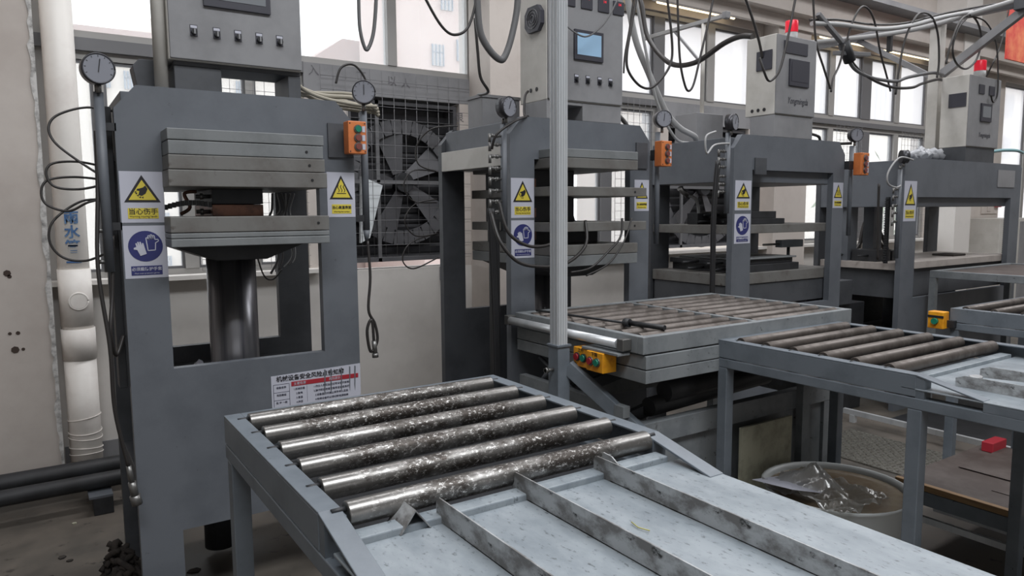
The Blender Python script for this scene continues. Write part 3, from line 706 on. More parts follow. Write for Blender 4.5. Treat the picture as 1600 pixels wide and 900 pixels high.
# ---------------------------------------------------------------- PRESS 2
p2 = press('grey press with stacked heating platens, second in the row behind the aluminium post', 2.115, 3.115, 2.27, 2.96, zs=1.12, zo=1.98)
platen(p2, 2.30, 2.88, 3.05, 3.9, 1.985, 2.03, M_platel, 'upper_platen'); platen(p2, 2.30, 2.88, 3.05, 3.9, 1.93, 1.983, M_platen, 'upper_platen')
for z0, z1 in ((1.782, 1.832), (1.592, 1.642)): platen(p2, 2.29, 2.95, 3.05, 3.9, z0, z1, M_platen, 'heating_platen', bolts=(2.86,))
platen(p2, 2.29, 2.885, 3.05, 3.9, 1.465, 1.52, M_platen, 'lower_platen'); platen(p2, 2.29, 2.885, 3.052, 3.9, 1.405, 1.463, M_platel, 'lower_platen')
obj('hot_block', B().box(2.30, 2.62, 3.3, 3.75, 1.832, 1.93), M_dark, p2, .003)
obj('hot_block', B().box(2.30, 2.62, 3.3, 3.75, 1.642, 1.782), M_dark, p2, .003)
obj('hot_block', B().box(2.31, 2.80, 3.3, 3.75, 1.52, 1.592), M_dark, p2, .003)
for z in (1.575, 1.70, 1.86): obj('copper_block', B().box(2.272, 2.33, 3.27, 3.3, z-.03, z+.02), M_copper, p2, label='copper coloured heater end')
fr = B().prism([(2.3, 1.405), (2.9, 1.405), (2.72, 1.33), (2.48, 1.33)], 'y', 3.25, 3.8); obj('ram_head', fr, M_dark, p2, .003)
obj('ram', B().cyl((2.6, 3.55, .5), (2.6, 3.55, 1.34), .105, 40), M_chrome, p2)
for i in range(7):
    x = 2.62+.045*i
    cable([(x, 3.85, 1.93), (x+.03*math.sin(i*2), 3.86, 1.84), (x-.03*math.cos(i), 3.85, 1.75), (x+.02, 3.85, 1.66), (x-.02, 3.86, 1.56)], .008 if i % 2 else .005, M_hose, 'wire', p2)
cable([(2.60, 3.7, 1.74), (2.68, 3.6, 1.76), (2.73, 3.5, 1.72), (2.70, 3.4, 1.63)], .012, M_hose, 'hose', p2)
cable([(2.72, 3.0, 1.66), (2.69, 2.98, 1.56), (2.60, 2.98, 1.48), (2.48, 2.98, 1.40), (2.36, 3.0, 1.38)], .006, M_hose, 'hose', p2)
cable([(2.79, 3.0, 1.66), (2.71, 2.97, 1.54), (2.60, 2.97, 1.42), (2.45, 2.98, 1.36)], .005, M_hose, 'hose', p2)
c2 = cabinet(p2, 2.352, 2.885, 3.2, 3.45, 2.30, 3.08)
disp(c2, 2.525, 2.73, 3.188, 2.525, 2.685, M_screen, .018)
for x in (2.45, 2.545, 2.625, 2.71, 2.79): selector(c2, x, 3.188, 2.425)
for x in (2.50, 2.62, 2.74, 2.85):
    d = obj('digital_display', B().box(x-.045, x+.035, 3.181, 3.188, 2.80, 2.875), M_bezel, c2, .002)
    text('reading', '14', .022, (x, 3.1795, 2.855), M_led, d)
fg = obj('cabinet_fan', B().prism([(3.22, 2.70), (3.25, 2.665), (3.34, 2.665), (3.37, 2.70), (3.37, 2.765), (3.34, 2.80), (3.25, 2.80), (3.22, 2.765)], 'x', 2.328, 2.352), M_bezel, c2)
gb = B()
for r in (.018, .034, .05):
    gb.tube([(2.326, 3.295+r*math.cos(a*PI/10), 2.733+r*math.sin(a*PI/10)) for a in range(21)], .002, 5)
obj('fan_guard', gb, M_wire, fg)
for y in (3.345, 3.29): hole(c2, 2.352, y, 2.365, .011)
sb = B(); sb.box(2.352, 2.47, 3.2, 3.42, 2.2, 2.30); sb.box(2.60, 2.885, 3.2, 3.42, 2.2, 2.30); sb.box(2.47, 2.60, 3.2, 3.42, 2.28, 2.30)
obj('cabinet_base', sb, M_cab, p2, .003)
tk = obj('terminal_box', B().box(2.19, 2.45, 3.6, 3.76, 2.18, 2.352), M_cab, p2, .003); obj('box_lid', B().box(2.183, 2.457, 3.592, 3.768, 2.352, 2.368), M_cab, tk)
obj('side_beam', B().box(2.105, 2.125, 3.27, 3.94, 1.945, 2.058), M_cab2, p2, .002, label='side beam between the two frame plates, window light put into its pale colour')  # light caught from the left window is painted in as a paler colour
manifold(p2, 2.075, 3.2, 1.60, 2.15, (2.09, 2.045, 1.985, 1.925, 1.87, 1.81, 1.755, 1.70), 2.235)
for x in (1.985, 1.995, 2.005):
    cable([(x, 3.2, 1.72), (x+.012, 3.2, 1.4), (x+.025, 3.2, 1.0), (x+.03, 3.2, .5)], .012, M_black, 'hose', p2)
obj('hose_sleeve', B().box(2.028, 2.058, 3.22, 3.28, .1, 1.66), M_black, p2)
cable([(1.99, 3.18, 2.02), (2.0, 3.15, 2.09), (2.1, 3.14, 2.16), (2.22, 3.2, 2.2)], .007, M_hose, 'hose', p2)
cable([(1.93, 3.1, 1.70), (1.93, 3.02, 1.56), (2.0, 2.98, 1.46), (2.12, 2.97, 1.425), (2.3, 2.97, 1.43), (2.46, 3.0, 1.52), (2.5, 3.05, 1.65)], .009, M_hose, 'hose', p2)
cable([(1.98, 3.1, 1.75), (2.0, 3.05, 1.60), (2.1, 3.03, 1.53), (2.22, 3.03, 1.525), (2.35, 3.04, 1.56)], .009, M_hose, 'hose', p2)
for pts in (((2.2, 3.9, 2.22), (2.05, 3.95, 2.20), (1.97, 4.0, 2.1), (1.98, 4.0, 1.99), (2.1, 4.0, 1.95)), ((2.1, 4.0, 1.95), (1.94, 4.0, 1.95), (1.88, 4.0, 1.86), (1.94, 4.0, 1.77), (2.1, 4.0, 1.76)),
            ((2.1, 4.0, 1.78), (1.95, 4.0, 1.75), (1.88, 4.0, 1.65), (1.95, 4.0, 1.56), (2.1, 4.0, 1.57)), ((2.1, 4.0, 1.57), (1.92, 4.0, 1.52), (1.86, 4.0, 1.42), (1.93, 4.0, 1.36), (2.1, 4.0, 1.42))):
    cable(pts, .0045, M_hose, 'hose', p2, 6)
gauge(p2, 3.19, 3.17, 2.245, .05, .1, -.4)
obj('guide_tube', B().cyl((3.18, 3.2, 1.5), (3.18, 3.2, 2.17), .016, 14), M_press, p2)
obj('button_bracket', B().box(3.0, 3.09, 3.19, 3.2, 1.95, 2.10), M_pressd, p2)
button_box(p2, 3.115, 3.20, 3.10, 3.16, 1.962, 2.11, (M_btnbrn, M_btnbrn, M_btnbrn), M_orange)
obj('box_arm', B().box(3.12, 3.15, 3.16, 3.2, 2.0, 2.06), M_dark, p2)
warn_sign(p2, 2.118, 2.266, 1.668, 1.878, 3.2, 'hand'); warn_sign(p2, 2.118, 2.266, 1.454, 1.655, 3.2, 'glove'); warn_sign(p2, 2.995, 3.112, 1.70, 1.884, 3.2, 'heat')
cable([(2.95, 3.9, 1.35), (2.97, 3.9, 1.25), (2.93, 3.9, 1.15), (2.94, 3.9, 1.05), (2.98, 3.9, 1.15), (2.96, 3.9, 1.3)], .008, M_black, 'hose', p2)
cable([(2.62, 3.85, 1.40), (2.68, 3.85, 1.26), (2.80, 3.85, 1.22), (2.88, 3.85, 1.30), (2.87, 3.85, 1.4)], .005, M_hosel, 'wire', p2)
# pale cable looms on top of press 2 right
cable([(2.9, 3.5, 2.28), (3.0, 3.5, 2.34), (3.12, 3.45, 2.27), (3.18, 3.4, 2.14)], .014, M_hose, 'hose', p2)
cable([(2.9, 3.6, 2.32), (2.98, 3.6, 2.30), (2.93, 3.6, 2.26), (3.02, 3.6, 2.25)], .010, M_hose, 'hose', p2)

# ---------------------------------------------------------------- PRESS 3
p3 = press('grey press holding dark mould trays, third in the row with red beacon', 3.875, 5.125, 4.065, 4.985, zs=1.02, zo=1.97, crown_side=True)
obj('cover_plate', B().box(4.08, 4.20, 3.19, 3.2, 1.94, 2.05), M_pressd, p3)
platen(p3, 3.89, 5.11, 3.25, 3.95, 1.54, 1.60, M_platen, 'heating_platen'); platen(p3, 3.89, 5.11, 3.25, 3.95, 1.19, 1.265, M_platen, 'lower_platen')
obj('lower_crosshead', B().box(3.9, 5.10, 3.26, 3.94, 1.03, 1.188), M_pressd, p3, .003)
obj('ram', B().cyl((4.5, 3.6, .5), (4.5, 3.6, 1.03), .13, 32), M_chrome, p3)
c3 = cabinet(p3, 4.272, 4.712, 3.2, 3.44, 2.352, 2.885)
disp(c3, 4.40, 4.62, 3.188, 2.55, 2.73, M_bezel, .02)
obj('digital_display', B().box(4.34, 4.60, 3.181, 3.188, 2.765, 2.845), M_bezel, c3)
text('maker_name', 'Yongmingda', .062, (4.51, 3.186, 2.45), M_bezel, c3, squeeze=.75, shear=.3)
obj('vent_grille', B().box(4.262, 4.272, 3.225, 3.35, 2.655, 2.785), M_bezel, c3, .002)
for y in (3.38, 3.33, 3.28): hole(c3, 4.272, y, 2.39, .012)
obj('cabinet_base', B().box(4.275, 4.71, 3.2, 3.40, 2.2, 2.35), M_cab, p3, .003)
tk = obj('terminal_box', B().box(4.26, 4.56, 3.88, 4.1, 2.19, 2.44), M_cab, p3, .003)
bc = obj('beacon', B().cyl((4.74, 3.42, 2.99), (4.74, 3.42, 3.075), .046, 20), M_beacon, p3, .006, label='red warning beacon')
obj('beacon_base', B().cyl((4.74, 3.42, 2.90), (4.74, 3.42, 2.99), .044, 20).cyl((4.69, 3.42, 2.885), (4.74, 3.42, 2.93), .012, 8), M_hosel, bc)
manifold(p3, 3.812, 3.2, 1.68, 2.20, (2.08, 2.03, 1.98, 1.92, 1.87, 1.82), 2.265, .3)
for x in (3.735, 3.715): cable([(x, 3.2, 2.02), (x-.03, 3.2, 1.7), (x-.03, 3.2, 1.3), (x-.03, 3.2, .9)], .009 if x > 3.72 else .013, M_black, 'hose', p3)
cable([(3.80, 3.18, 2.13), (3.68, 3.15, 2.12), (3.58, 3.12, 2.10), (3.50, 3.1, 2.05), (3.49, 3.1, 2.15), (3.60, 3.12, 2.19)], .0065, M_hosel, 'hose', p3)
gauge(p3, 5.25, 3.2, 2.26, .05, .1, -.5)
obj('guide_tube', B().cyl((5.24, 3.22, 1.5), (5.24, 3.22, 2.18), .016, 14), M_press, p3)
button_box(p3, 5.17, 5.28, 3.10, 3.16, 1.955, 2.12, (M_btnbrn, M_btnbrn, M_btnbrn), M_orange); obj('box_arm', B().box(5.12, 5.2, 3.16, 3.2, 2.0, 2.06), M_dark, p3)
warn_sign(p3, 3.893, 4.055, 1.70, 1.897, 3.2, 'hand'); warn_sign(p3, 3.893, 4.055, 1.478, 1.676, 3.2, 'glove'); warn_sign(p3, 4.99, 5.115, 1.712, 1.90, 3.2, 'heat')
cable([(4.08, 3.3, 1.62), (4.1, 3.3, 1.78), (4.15, 3.3, 1.87), (4.19, 3.3, 1.92)], .011, M_hose, 'hose', p3)
for pts in (((4.72, 3.5, 2.25), (4.85, 3.5, 2.34), (4.98, 3.5, 2.30), (5.02, 3.5, 2.22)), ((4.72, 3.6, 2.28), (4.9, 3.6, 2.24), (5.03, 3.6, 2.27), (5.0, 3.6, 2.34)), ((4.75, 3.4, 2.2), (4.9, 3.4, 2.27), (5.08, 3.4, 2.26), (5.15, 3.4, 2.21), (5.24, 3.22, 2.2))):
    cable(pts, .011, M_hose, 'hose', p3)
hs = B().bar((4.9, 4.5, 1.32), (4.9, 4.5, 1.95), .04, .04, (0, 1, 0))

# ---------------------------------------------------------------- PRESS 4
p4 = press('widest dark grey press with a long crown beam, fourth in the row at right', 5.975, 8.10, 6.19, 7.90, zs=.95, zo=1.80, zt=2.12, cf=.03, crown_side=True)
platen(p4, 6.0, 8.08, 3.25, 3.95, 1.19, 1.25, M_slab, 'lower_platen'); obj('lower_crosshead', B().box(6.05, 8.05, 3.28, 3.9, .95, 1.188), M_pressd, p4)
for x in (6.7, 7.5): obj('ram', B().cyl((x, 3.6, .5), (x, 3.6, .95), .12, 28), M_pressd, p4)
for x in (8.105, 5.94):
    rk = B(); rk.box(x, x+.02, 3.3, 3.33, 1.25, 1.8); zz = 1.26
    while zz < 1.8: rk.box(x-.012, x, 3.3, 3.33, zz, zz+.008); zz += .02
    obj('toothed_rack', rk, M_dark, p4)
c4 = cabinet(p4, 6.955, 7.535, 3.2, 3.43, 2.25, 2.875)
disp(c4, 7.16, 7.36, 3.188, 2.48, 2.64, M_screeng, .025)
for x in (7.11, 7.30): obj('digital_display', B().box(x, x+.10, 3.181, 3.188, 2.72, 2.8), M_bezel, c4)
text('maker_name', 'Yongmingda', .06, (7.26, 3.186, 2.36), M_bezel, c4, squeeze=.75, shear=.3)
obj('vent_grille', B().box(6.945, 6.955, 3.215, 3.36, 2.60, 2.72), M_bezel, c4)
obj('cabinet_base', B().box(6.96, 7.5, 3.2, 3.40, 2.12, 2.25), M_pressd, p4)
bc = obj('beacon', B().cyl((7.36, 3.3, 2.955), (7.36, 3.3, 3.05), .05, 20), M_beacon, p4, .006, label='red warning beacon')
obj('beacon_base', B().cyl((7.36, 3.3, 2.875), (7.36, 3.3, 2.955), .05, 20), M_hosel, bc)
warn_sign(p4, 5.978, 6.17, 1.60, 1.93, 3.2, 'hand')
obj('data_plate', B().box(7.60, 7.95, 3.195, 3.2, 1.90, 2.06), M_cab, p4, label='pale rating plate')
manifold(p4, 5.90, 3.2, 1.3, 2.02, (1.86, 1.80, 1.73, 1.67, 1.6), 2.12, .9)
cable([(5.6, 3.2, 1.9), (5.61, 3.2, 1.6), (5.63, 3.2, 1.3)], .01, M_hose, 'hose', p4)
cable([(5.9, 3.1, 2.09), (5.7, 3.1, 2.1), (5.55, 3.1, 1.99), (5.55, 3.1, 1.90), (5.7, 3.12, 1.87), (5.88, 3.18, 1.89)], .007, M_hosel, 'hose', p4)
for pts in (((7.2, 4.3, 1.30), (7.3, 4.3, 1.58), (7.45, 4.3, 1.60), (7.75, 4.3, 1.27)), ((7.15, 4.3, 1.28), (7.3, 4.3, 1.40), (7.5, 4.3, 1.40), (7.7, 4.3, 1.26))):
    cable(pts, .018, M_hose, 'hose', p4)
for x0 in (6.02, 6.42):
    b_ = B(); b_.box(x0, x0+.14, 3.7, 3.8, 1.25, 1.80); obj('tie_column', b_, M_press, p4)

# ================================================================== LOOSE THINGS IN THE PRESSES
def tray(x0, x1, y0, y1, z, h, label, m=M_dark, arm=True, group='mould trays on the third press'):
    t = thing('mould_tray', label, 'mould', ((x0+x1)/2, (y0+y1)/2, z), group)
    obj('plate', B().box(x0, x1, y0, y1, z, z+h), m, t, .003)
    if arm: obj('handle', B().cyl((x0-.16, y0+.08, z+h/2), (x0, y0+.08, z+h/2), .009, 8).cyl((x0-.16, y0+.3, z+h/2), (x0, y0+.3, z+h/2), .009, 8), M_dark, t)
    return t
tray(4.05, 4.75, 3.30, 3.9, 1.266, .05, 'dark mould tray at the bottom of the stack, lower platen of third press')
tray(4.02, 4.70, 3.32, 3.9, 1.317, .035, 'dark mould tray in the middle of the stack, lower platen of third press')
tray(4.08, 4.72, 3.3, 3.86, 1.353, .012, 'pale thin plate topmost of the stack, lower platen of third press', M_platel, False)
tray(4.2, 4.62, 3.34, 3.88, 1.601, .04, 'dark mould tray lying on the upper shelf of third press')
tray(4.25, 4.52, 3.34, 3.8, 1.642, .05, 'smaller dark mould block on top of the upper shelf tray of third press')
br = thing('mould_bar', 'blue grey steel bar on a small stand right inside third press', 'bar', (4.85, 3.5, 1.266))
obj('bar', B().box(4.68, 4.94, 3.4, 3.46, 1.42, 1.475), M_bench, br, .003); obj('rod', B().cyl((4.5, 3.43, 1.445), (4.68, 3.43, 1.445), .008, 8), M_brass, br)
obj('stand', B().cyl((4.8, 3.43, 1.266), (4.8, 3.43, 1.42), .012, 10).box(4.76, 4.84, 3.39, 3.47, 1.266, 1.28), M_dark, br)
bl = thing('air_blow_nozzle', 'bright metal blow nozzle on a curved pipe inside third press left', 'nozzle', (3.96, 3.7, 1.601))
obj('pipe', B().tube(smooth_path([(4.1, 3.7, 1.601), (4.1, 3.7, 1.72), (4.06, 3.7, 1.79), (3.98, 3.7, 1.81)]), .012, 10), M_hosel, bl)
obj('nozzle_tip', B().cyl((3.98, 3.7, 1.81), (3.9, 3.7, 1.86), .02, 12), M_brass, bl)
obj('valve_block', B().box(4.05, 4.17, 3.66, 3.76, 1.601, 1.68), M_dark, bl)
for i, (x, h, lab) in enumerate(((6.05, .05, 'dark mould holder at the left end of the fourth press slab'), (6.30, .035, 'dark flat mould beside the left holder on the fourth press slab'))):
    t = tray(x, x+.22, 3.45, 3.68, 1.251, h+.05, lab, group='moulds on the fourth press')
tag(obj('folded_rag', B().box(7.28, 7.52, 3.4, 3.6, 1.251, 1.27), M_cloth, None, .006), 'small dark rag on the pale slab of fourth press', 'rag')
for i in range(4):
    pass

# bundle of pale sleeved cables on top of press 1
for i in range(7):
    z0 = 2.225+.018*(i % 3); y = 3.42+.03*i
    lab_ = ['lowest and rearmost', 'second', 'third', 'middle', 'fifth', 'sixth', 'frontmost'][i]
    tag(cable([(1.04, y, 2.33-.012*i), (1.12, y, 2.27+.01*(i % 2)), (1.22, y+.02, z0+.02), (1.36+.02*i, y, z0+.02*math.sin(i)), (1.47+.015*i, y, z0-.03*(i % 3))], .008+.003*(i % 2), M_bundle, 'cable_sleeve'),
        lab_+' pale sleeved cable in the bundle behind the right gauge of first press', 'cable', 'cable bundle on the first press')
tag(cable([(1.33, 3.6, 2.35), (1.36, 3.6, 2.43), (1.43, 3.6, 2.45), (1.49, 3.6, 2.38), (1.48, 3.6, 2.30)], .006, M_hose), 'dark cable hoop above the pale bundle on first press', 'cable')
bg_ = B()
for i in range(14):
    x = 6.55+random.random()*.38
    bg_.tube([(x, 3.3+random.random()*.3, 2.157), (x+.05*random.random(), 3.4, 2.18+random.random()*.04), (x+.12, 3.35+random.random()*.2, 2.157)], .035, 6)
tag(obj('plastic_bag', bg_, mat('bag_plastic', srgb(170, 172, 176), .25)), 'crumpled translucent plastic bag on top of fourth press left of cabinet', 'bag')
tag(cable([(7.7, 3.3, 2.24), (7.9, 3.3, 2.26), (8.2, 3.3, 2.27), (8.6, 3.4, 2.27)], .015, mat('teal_pipe', srgb(120, 160, 165), .5), 'teal_pipe'), 'thin teal pipe on top of fourth press at right edge', 'pipe')

# ================================================================== ROLLER BENCHES
ROLL_SRC = {}
def roller(parent, x0, x1, y, z, r, m, key):
    if key not in ROLL_SRC:
        b = B().cyl((x0, y, z), (x1, y, z), r, 28)
        o = obj('roller', b, m, parent, .002)
        ROLL_SRC[key] = o
    else: o = again(ROLL_SRC[key], ((x0+x1)/2, y, z), parent)
    return o
SP = {}
def spindle(par, x0, x1, y, z, key):
    if key not in SP: SP[key] = obj('spindle', B().cyl((x0, y, z), (x1, y, z), .006, 8), M_dark, par)
    else: again(SP[key], ((x0+x1)/2, y, z), par)
def bench(label, X0, X1, YF, YN, zr, ys, mroll, key, yb, ye, plate=True, legs=()):
    """YF far end, yb where the rails bend down to the plate, ye near end of the plate"""
    t = thing('roller_bench', label, 'roller bench', ((X0+X1)/2, (YF+ye)/2, 0))
    w = .046; zp = zr-.05
    for s, (a, b_) in enumerate(((X0, X0+w), (X1-w, X1))):
        r = B(); r.box(a, b_, yb, YF, zr-.006, zr)                                  # top flange
        oa, ob = (a, a+.006) if s == 0 else (b_-.006, b_)
        r.box(oa, ob, yb, YF, zr-.080, zr-.006)                                     # web
        xa, xb = a, b_
        n = len(r.v)
        r.v += [(xa, yb, zr), (xb, yb, zr), (xa, yb-.22, zp+.002), (xb, yb-.22, zp+.002), (xa, yb, zr-.006), (xb, yb, zr-.006), (xa, yb-.22, zp-.004), (xb, yb-.22, zp-.004)]
        for q in ((0, 1, 3, 2), (4, 6, 7, 5), (0, 4, 5, 1), (2, 3, 7, 6), (0, 2, 6, 4), (1, 5, 7, 3)): r.face([n+i for i in q])
        obj('side_rail', r, M_bench, t, .0015)
        oa = X0 if s == 0 else X1-.05
        obj('lower_rail', B().box(oa, oa+.05, ye, YF, zr-.125, zr-.084), M_bench, t, .003)
    obj('end_rail', B().box(X0+w, X1-w, YF-.046, YF, zr-.006, zr).box(X0+w, X1-w, YF-.006, YF, zr-.080, zr-.006).box(X0+.05, X1-.05, YF-.05, YF, zr-.125, zr-.084), M_bench, t, .002)
    for y in ys:
        o = roller(t, X0+w+.008, X1-w-.008, y, zr-.014, .026, mroll, key)
        spindle(o, X0+w-.022, X0+w+.008, y, zr-.003, key+'a'); spindle(o, X1-w-.008, X1-w+.022, y, zr-.003, key+'b')
        for xx in ((X0+w-.02, X0+w+.001), (X1-w-.001, X1-w+.02)): pass
    if plate:
        yc = ys[-1]-.028
        obj('cross_bar', B().box(X0+w, X1-w, yc-.045, yc, zp-.02, zp+.014), M_plate, t, .003)
        obj('chute_plate', B().box(X0, X1, ye, yc-.045, zp-.006, zp), M_plate, t, .002)
        obj('under_pan', B().box(X0+.052, X1-.052, yc, YF-.052, zr-.10, zr-.096), M_dark, t)
        for xx in (X0, X1-.004): obj('plate_lip', B().box(xx, xx+.004, ye, yb-.22, zp-.034, zp-.006), M_bench, t)
        for xx in (X0, X1-.05): obj('web_stiffener', B().box(xx+.002, xx+.048, yb-.03, yb, zr-.084, zr-.008), M_bench, t)
    for (lx, ly) in legs: obj('leg', B().box(lx-.025, lx+.025, ly-.025, ly+.025, 0, zr-.125), M_bench, t, .003)
    return t, zp
b1, zp = bench('nearest roller bench with six shiny steel rollers and blue grey chute plate', .432, 1.352, 2.165, 1.3, 1.12,
               [2.10-.153*k for k in range(6)], M_roller, 'near', 1.345, -.35, legs=((.457, 2.12), (1.327, 2.12), (.457, .2), (1.327, .2), (.457, 1.15)))
obj('stretcher', B().box(.482, 1.302, 2.10, 2.14, .30, .34).box(.437, .477, .2, 2.1, .30, .34).box(1.307, 1.347, .2, 2.1, .30, .34), M_bench, b1, .003)
def fin(x, y0, y1, h, lab=None):
    b = B()
    b.prism([(y0, zp+.001), (y1-.012, zp+.001), (y1, zp+.012), (y1, zp+h-.008), (y1-.012, zp+h), (y0, zp+h)], 'x', x-.0015, x+.0015)
    b.box(x-.0015, x+.018, y0, y1-.06, zp, zp+.003)
    return obj('guide_fin', b, M_fin, b1)
fin(.662, -.35, 1.285, .05); fin(.872, -.35, 1.318, .05); fin(1.095, -.35, 1.30, .048)
vs = B()
def vee(b, x, y0, y1, hw, h, dx=0):
    n = len(b.v); tt = .003
    for y in (y0, y1):
        b.v += [(x-hw, y, zp+.001), (x+dx, y, zp+h), (x+hw, y, zp+.001), (x-hw+tt, y, zp+.001), (x+dx, y, zp+h-tt*1.3), (x+hw-tt, y, zp+.001)]
    for q in ((0,1,7,6),(1,2,8,7),(3,9,10,4),(4,10,11,5),(0,3,4,1),(1,4,5,2),(6,7,10,9),(7,8,11,10),(0,6,9,3),(2,5,11,8)): b.face([n+i for i in q])
vee(vs, .600, 1.255, 1.325, .034, .045); obj('bent_stop', vs, M_fin, b1)
vs = B(); vs.prism([(1.25, zp+.001), (1.315, zp+.001), (1.32, zp+.03), (1.305, zp+.046), (1.275, zp+.044), (1.25, zp+.03)], 'x', 1.128, 1.131)
vs.prism([(1.131, zp+.032), (1.175, zp+.001), (1.171, zp+.001), (1.131, zp+.029)], 'y', 1.25, 1.27); obj('bent_stop', vs, M_fin, b1)
tw = B().tube([(.93, 1.07, zp+.008), (.945, 1.045, zp+.006), (.95, 1.02, zp+.007)], .0022, 5)
tag(obj('straw', B().tube([(.975, 1.04, zp+.005), (.97, 1.015, zp+.004), (.977, .99, zp+.005)], .0014, 5), M_twig), 'tiny yellow straw lying on the chute plate of the nearest bench', 'scrap')

b3, zp3 = bench('dull roller bench with pale scrap-covered near end, right of the lift table', 2.565, 3.487, 2.18, 1.3, 1.12,
                [2.10-.135*k for k in range(6)], M_roller2, 'mid', 1.30, .2, legs=((2.59, 2.155), (3.462, 2.155), (2.59, 1.30), (3.462, 1.30), (2.59, .3), (3.462, .3)))
zp = zp3
for (xa, xb, ya, yb_, lab) in ((2.72, 2.76, .5, 1.24, 0), (2.95, 3.0, .5, 1.26, 0)):
    obj('guide_fin', B().prism([(ya, zp3+.001), (yb_, zp3+.001), (yb_, zp3+.03), (yb_-.03, zp3+.042), (ya, zp3+.042)], 'x', xa, xa+.003), M_fin, b3)
for i, (x, y, w, l, a, lab) in enumerate(((2.85, 1.10, .16, .3, .1, 'long pale metal offcut on the near end of the second bench'), (3.10, 1.13, .16, .22, -.12, 'wider pale metal offcut beside the guide on the second bench'),
                                   (2.78, 1.20, .06, .05, .4, 'small rusty metal lump at the second bench chute'), (3.25, 1.16, .09, .07, .3, 'crumpled dirty offcut near the last roller of the second bench'))):
    c, s_ = math.cos(a), math.sin(a); pts = []
    for k in range(9):
        an = 2*PI*k/9; rr = .8+.35*random.random(); pts.append((x+(w/2*math.cos(an)*c-l/2*math.sin(an)*s_)*rr, y+(w/2*math.cos(an)*s_+l/2*math.sin(an)*c)*rr))
    tag(obj('metal_offcut', B().prism(pts, 'z', zp3+.0015+(.012 if i > 1 else 0), zp3+.006+(.03 if i > 1 else .004)), M_plate if i < 2 else M_fin, None, .002), lab, 'scrap')
tag(obj('straw', B().tube([(2.75, 1.06, zp3+.014), (2.84, .98, zp3+.016), (2.88, .9, zp3+.014)], .004, 5), M_twig), 'yellow straw strands on the near end of the second bench', 'scrap')

b4, zp4 = bench('dark distant roller bench at the right edge before the fourth press', 4.472, 5.45, 2.09, 1.3, 1.12,
                [2.03-.15*k for k in range(6)], M_roller2, 'far', 1.1, .6, legs=((4.5, 2.065), (5.42, 2.065), (4.5, 1.0), (5.42, 1.0)))
bx = thing('push_button_box', 'yellow push button box with a green button left of the far bench', 'control box', (4.44, 2.12, 1.0))
obj('case', B().box(4.40, 4.464, 2.09, 2.18, 1.0, 1.10), M_yel2, bx, .004); obj('black_band', B().box(4.396, 4.40, 2.09, 2.18, 1.065, 1.078), M_signblk, bx)
obj('button', B().cyl((4.38, 2.135, 1.045), (4.40, 2.135, 1.045), .018, 16), M_green, bx); obj('bracket', B().box(4.44, 4.474, 2.05, 2.10, 1.01, 1.05), M_dark, bx)

# ================================================================== LIFT TABLE before press 2
lt = thing('lift_table', 'large grey lift table with two rows of rollers before the second press', 'lift table', (2.86, 2.7, 0))
tX0, tX1, tY0, tY1, tz = 2.10, 3.61, 2.18, 3.14, 1.175
rm = B(); rm.box(tX0, tX1, tY0, tY0+.035, 1.10, tz); rm.box(tX0, tX1, tY1-.035, tY1, 1.10, tz); rm.box(tX0, tX0+.035, tY0+.035, tY1-.035, 1.10, tz); rm.box(tX1-.035, tX1, tY0+.035, tY1-.035, 1.10, tz)
obj('top_frame', rm, M_table, lt, .003)
obj('centre_rail', B().box(2.845, 2.875, tY0+.035, tY1-.035, 1.13, tz), M_table, lt, .002)
pan = B(); pan.box(tX0-.0+.012, tX1, tY0-.006, tY1, 1.035, 1.094); obj('upper_panel', pan, M_table, lt, .003)
pan = B(); pan.box(tX0+.012, tX1, tY0-.006, tY1, .975, 1.031); obj('lower_panel', pan, M_table, lt, .003)
for k in range(8):
    y = tY0+.075+.113*k
    for s, (a, b_) in enumerate(((2.143, 2.838), (2.882, 3.568))):
        o = roller(lt, a, b_, y, tz-.022, .026, M_roller2, 'lt%d' % s)
        spindle(o, a-.02, a, y, tz-.008, 'lta%d' % s)
obj('edge_roller', B().cyl((2.065, 2.30, 1.135), (2.065, 3.13, 1.135), .02, 20), M_alu, lt, label='bright round bar along the left edge')
for y in (2.25, 3.13): obj('edge_roller_bracket', B().box(2.05, 2.10, y, y+.04, 1.11, 1.16), M_brass, lt, .003)
obj('button_shelf', B().box(2.03, 2.10, 2.26, 2.50, 1.088, 1.10), M_table, lt, .002)
for i, (ya, yb_, xf) in enumerate(((2.46, 2.565, 2.035), (2.345, 2.455, 2.02))):
    bxo = obj('push_button_box', B().box(xf, 2.10, ya, yb_, 1.0, 1.088), M_yel2, lt, .003)
    for j, mm in enumerate((M_btnred, M_green)):
        y = yb_-.03-.045*j
        obj('button_collar', B().cyl((xf-.006, y, 1.045), (xf, y, 1.045), .02, 18), M_brass if i else M_dark, bxo); obj('button', B().cyl((xf-.014, y, 1.045), (xf-.006, y, 1.045), .015, 18), mm, bxo)
    text('marking', '上升' if i == 0 else '下降', .022, (xf-.001, (ya+yb_)/2, 1.076), M_signblk, bxo, '-x')
